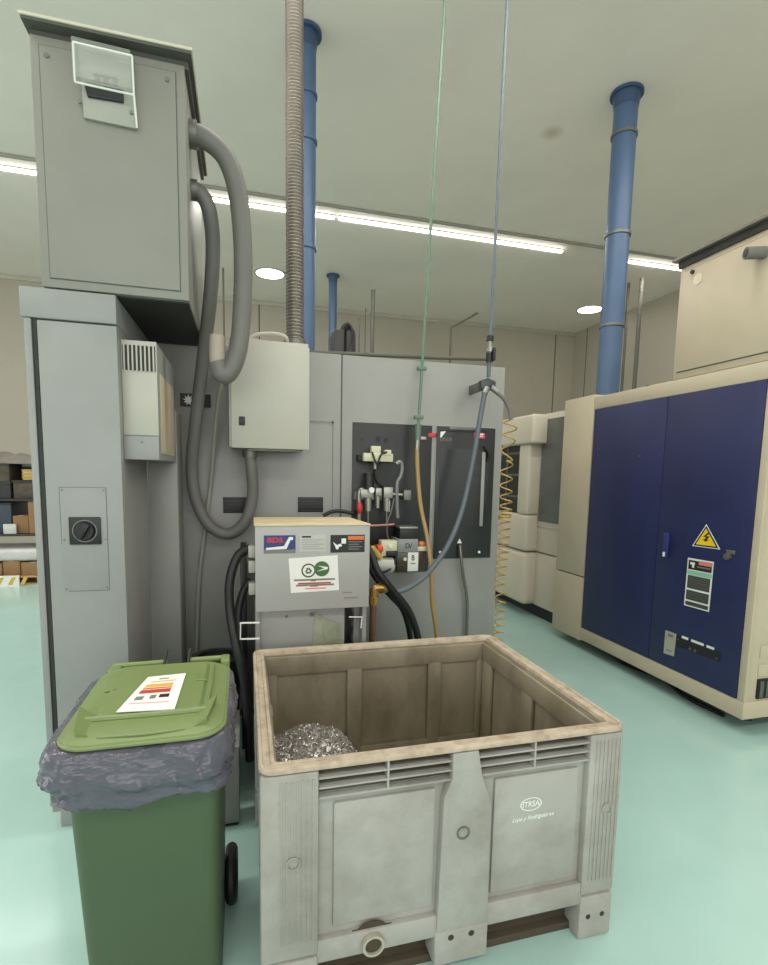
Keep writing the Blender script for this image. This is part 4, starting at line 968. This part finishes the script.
# small junctions visible on top left of the navy machine
for k, (px, py, lb_) in enumerate(((648, 381, 'tiny black cable clip on the machine roof near the cream roof cabinet'), (617, 391, 'tiny black cable clip on the machine roof beside the big blue pipe'))):
    c = at(px, py, X=XB+.2)
    tag(MB().box(c.x-.03, c.x+.03, c.y-.04, c.y+.04, 2.27, 2.31, .006).tube([V(c.x, c.y-.03, 2.3), V(c.x, c.y, 2.335), V(c.x, c.y+.03, 2.3)], .008, 8).build('cable_clip', black), lb_, 'clip')

# ------------------------------------------------------------------ cream enclosure farther back
we = thing('cream_enclosure', (3.8, 5.4, 0), 'cream machine enclosure with two dark windows behind the yellow coil', 'machine')
WX = 3.15
MB().box(WX, 4.6, 4.6, 6.6, .75, 2.255, .02).build('body', cream_b, we)
MB().box(WX, 4.6, 4.6, 6.6, .14, .74, .02).build('lower_skirt', cream_b, we)
MB().box(WX+.06, 4.5, 4.6, 6.5, .0, .15).build('base', dark, we)
bx = XB
ya = at(532, 460, X=3.0).y
MB().box(3.0, WX+.05, 5.1, 6.6, .14, .74, .06, 4).build('skirt_bulge', cream_b, we)
MB().box(3.0, WX+.05, 5.1, 6.6, .75, 1.16, .04, 4).build('lower_bulge', cream_b, we)
z_top, z_h = at(540, 413, X=3.0).z, at(540, 443, X=3.0).z
MB().box(2.96, WX+.05, 4.98, 6.6, z_h, z_top, .03, 3).build('top_hood', cream_b, we)
MB().box(3.0, WX+.05, 5.1, 5.32, 1.16, z_h+.01, .03, 3).build('door_post', cream_b, we)
MB().box(3.06, WX+.05, 5.30, 6.6, 1.16, z_h).build('side_window', glass, we)
for z in (1.35, 1.6, 1.85): MB().box(3.05, 3.062, 5.3, 6.5, z-.012, z+.012).build('window_bar', steel_d, we)
MB().box(3.05, 3.062, 5.66, 5.69, 1.16, z_h).build('window_bar', steel_d, we)
p, q = at(544.5, 420, X=WX), at(563, 525, X=WX)
MB().box(WX-.012, WX+.003, q.y-.05, p.y+.06, q.z-.06, p.z+.06, .004).build('window_frame', cream_b, we)
MB().box(WX-.018, WX-.01, q.y, p.y, q.z, p.z, .003).build('window_pane', glassg, we)

# ------------------------------------------------------------------ goods stacked far left
YR = 8.0
Z = lambda py: max(0, at(15, py, Y=YR).z)
X = lambda px: at(px, 520, Y=YR).x
rk = thing('storage_rack', (X(5), YR+.4, 0), 'dark steel storage rack full of goods at the far left edge', 'rack')
rx0, rx1 = X(-60), X(60)
for px in (rx0, rx1):
    for y in (YR, YR+.8): MB().box(px-.03, px+.03, y-.03, y+.03, 0, Z(470), .003).build('upright', crate_d, rk)
decks = (Z(536), Z(500), Z(490))
for z in (Z(534), Z(499)): MB().box(rx0, rx1, YR-.02, YR+.82, z-.03, z, .003).build('shelf', crate_d, rk)
def goods(name, px0, px1, py0, py1, y0, dep, m_, label, cat, bev=.01, extra=None):
    z1, z0 = Z(py0), Z(py1)
    t = thing(name, (X((px0+px1)/2), y0, z0), label, cat, 'goods on the storage rack')
    MB().box(X(px0), X(px1), y0, y0+dep, z0, z1, bev).build('body', m_, t)
    if extra: extra(t, X(px0), X(px1), y0, dep, z0, z1)
    return t
def lid_(t, x0, x1, y0, d, z0, z1): MB().box(x0-.01, x1+.01, y0-.01, y0+d+.01, z1-.03, z1+.003, .004).build('lid', crate_d, t)
def tape(t, x0, x1, y0, d, z0, z1): MB().box((x0+x1)/2-.03, (x0+x1)/2+.03, y0-.002, y0+d, z1-.002, z1+.002).build('tape', cream, t)
goods('storage_crate', -30, 12, 464, 482, YR, .7, crate_b, 'brown grey crate on the top shelf at the left edge of the photo', 'crate', extra=lid_)
goods('storage_crate', 14, 40, 480.5, 498.9, YR+.03, .7, crate_b, 'brown crate below the yellow basket on the top shelf', 'crate', extra=lid_)
goods('storage_crate', -30, 12, 482.3, 498.9, YR+.01, .7, crate_d, 'dark crate under the brown grey crate at the left edge', 'crate', extra=lid_)
goods('storage_crate', 13, 45, 467, 479.5, YR+.33, .4, crate_b, 'brown grey crate behind the yellow basket', 'crate', extra=lid_)
def slats(t, x0, x1, y0, d, z0, z1):
    for k in range(3): zz = z0+(z1-z0)*(k+.6)/3.2; MB().box(x0-.004, x1+.004, y0-.006, y0, zz, zz+.02).build('slat', wood, t)
goods('yellow_basket', 24, 36, 469, 480, YR+.03, .2, yellow, 'yellow slatted basket near the top of the rack', 'basket', extra=slats)
goods('paper_stack', 14, 28, 463.5, 466.7, YR+.36, .3, paper, 'white and red papers lying on the rack top', 'papers', .002, extra=lambda t, x0, x1, y0, d, z0, z1: MB().box(x0+.03, x1-.05, y0+.02, y0+d-.05, z1, z1+.002).build('cover_sheet', salmon, t))
goods('blue_crate', -10, 10, 503, 533.8, YR+.05, .6, bluebin, 'dark blue crate on the middle shelf at the left edge', 'crate', extra=lid_)
goods('storage_crate', 11, 27, 516, 533.8, YR+.05, .6, card, 'small brown carton on the middle shelf right of the blue crate', 'carton', extra=tape)
goods('white_parcel', 3, 16, 524, 533.8, YR-.02, .06, wrap, 'small white wrapped parcel in front of the blue crate', 'parcel')
goods('cardboard_box', 28.5, 40, 501, 533.8, YR-.0, .35, card, 'tall cardboard box standing on edge beside the cabinet door', 'carton', extra=tape)
cvb = MB(); b = bmesh.new(); G = []
for i in range(31):
    row = []
    for j in range(13):
        x = X(-40)+(X(44)-X(-40))*i/30; y = YR-.02+.85*j/12
        e_ = min(1, min(i, 30-i)/3, min(j, 12-j)/2)
        row.append(b.verts.new((x, y, Z(463)+.002+e_*(.10+.10*noise.noise(V(x*3, y*3, 2))+.04*noise.noise(V(x*9, y*9, 7))))))
    G.append(row)
for i in range(30):
    for j in range(12): b.faces.new((G[i][j], G[i+1][j], G[i+1][j+1], G[i][j+1]))
r_ = bmesh.ops.extrude_face_region(b, geom=b.faces[:])
for v in r_['geom']:
    if isinstance(v, bmesh.types.BMVert): v.co.z -= .012
bmesh.ops.recalc_face_normals(b, faces=b.faces[:])
cvb._merge(b)
tag(cvb.build('dust_sheet', mat('grey_sheet', (112, 106, 98), .7, var=.25), None, 70), 'crumpled grey sheet spread over the top of the storage rack', 'sheet')
# pallet in front
YP = YR-.15
t = thing('wooden_pallet', (X(0), YP, 0), 'wooden pallet with cartons on the floor below the rack', 'pallet')
px0, px1 = X(-45), X(48)
for k in range(3): MB().box(px0, px1, YP+k*.35, YP+k*.35+.1, .0, .022).build('bottom_board', wood, t)
for k in range(3):
    for j in range(3): x = px0+(px1-px0-.12)*j/2; MB().box(x, x+.12, YP+k*.35, YP+k*.35+.1, .022, .1).build('block', wood, t)
for k in range(5): MB().box(px0, px1, YP+k*.175, YP+k*.175+.11, .1, .122).build('deck_board', wood, t)
zt = .122
for px0_, px1_, h_, lb_ in ((-30, 3, .17, 'brown carton on the pallet at the left edge of the photo'), (4, 21, .2, 'brown carton in the middle of the pallet'), (22, 46, .18, 'brown carton on the pallet nearest the tall cabinet')):
    t = thing('cardboard_box', (X((px0_+px1_)/2), YP+.3, zt), lb_, 'carton', 'cartons on the pallet')
    MB().box(X(px0_), X(px1_), YP+.03, YP+.7, zt, zt+h_, .01).build('body', card, t); MB().box(X((px0_+px1_)/2)-.03, X((px0_+px1_)/2)+.03, YP+.028, YP+.7, zt+h_-.002, zt+h_+.002).build('tape', cream, t)
tag(MB().box(X(-30), X(46), YP+.02, YP+.75, zt+.2, zt+.36, .05, 4).build('wrapped_bundle', wrap), 'white film wrapped bundle lying on the pallet cartons', 'bundle')
st_ = thing('striped_barrier', (X(10), YP-.05, 0), 'low yellow and white striped bar in front of the pallet', 'barrier')
MB().box(X(-40), X(22), YP-.06, YP-.03, 0, .14).build('bar', paper, st_)
for k in range(6):
    x = X(-38)+k*.14
    MB().prism([V(x, YP-.0605, .02), V(x+.05, YP-.0605, .02), V(x+.1, YP-.0605, .12), V(x+.05, YP-.0605, .12)], (0, -.001, 0)).build('stripe', mat('faded_yellow', (206, 172, 84), .6), st_)

# ------------------------------------------------------------------ light
def area(name, x, y, z, sx, sy, power, col=(1, .97, .92)):
    l = bpy.data.lights.new(name, 'AREA'); l.shape = 'RECTANGLE'; l.size = sx; l.size_y = sy; l.energy = power; l.color = col
    o = bpy.data.objects.new(name, l); COL.objects.link(o); o.location = (x, y, z); return o
# rows of linear ceiling lamps across the hall: the row in the photo and the rows this side of it
area('lamp_row', -1, 7.7, H-.1, 9, .08, 110)
area('lamp_row', 6.5, 7.7, H-.1, 1.5, .08, 20)
area('lamp_row', 0, 2.6, H-.1, 14, .08, 245)
area('lamp_row', 0, -2.4, H-.1, 14, .08, 230)
# unseen fill panels added behind the camera and on the left to brighten the ceiling
o = area('fill_panel', 0, YF+.05, 2.6, 13, 2.6, 310, (.96, .98, 1)); o.rotation_euler = (PI/2, 0, 0)
o = area('fill_panel', XL+.05, 3, 2.8, 2.4, 12, 260, (.96, .98, 1)); o.rotation_euler = (0, -PI/2, 0)
wd = bpy.data.worlds.new('world'); sc.world = wd; wd.use_nodes = True
wd.node_tree.nodes['Background'].inputs[0].default_value = (.9, .95, 1, 1); wd.node_tree.nodes['Background'].inputs[1].default_value = .1
sc.view_settings.view_transform = 'Standard'; sc.view_settings.look = 'None'; sc.view_settings.gamma = 1; sc.view_settings.use_curve_mapping = False
sc.view_settings.exposure = .1
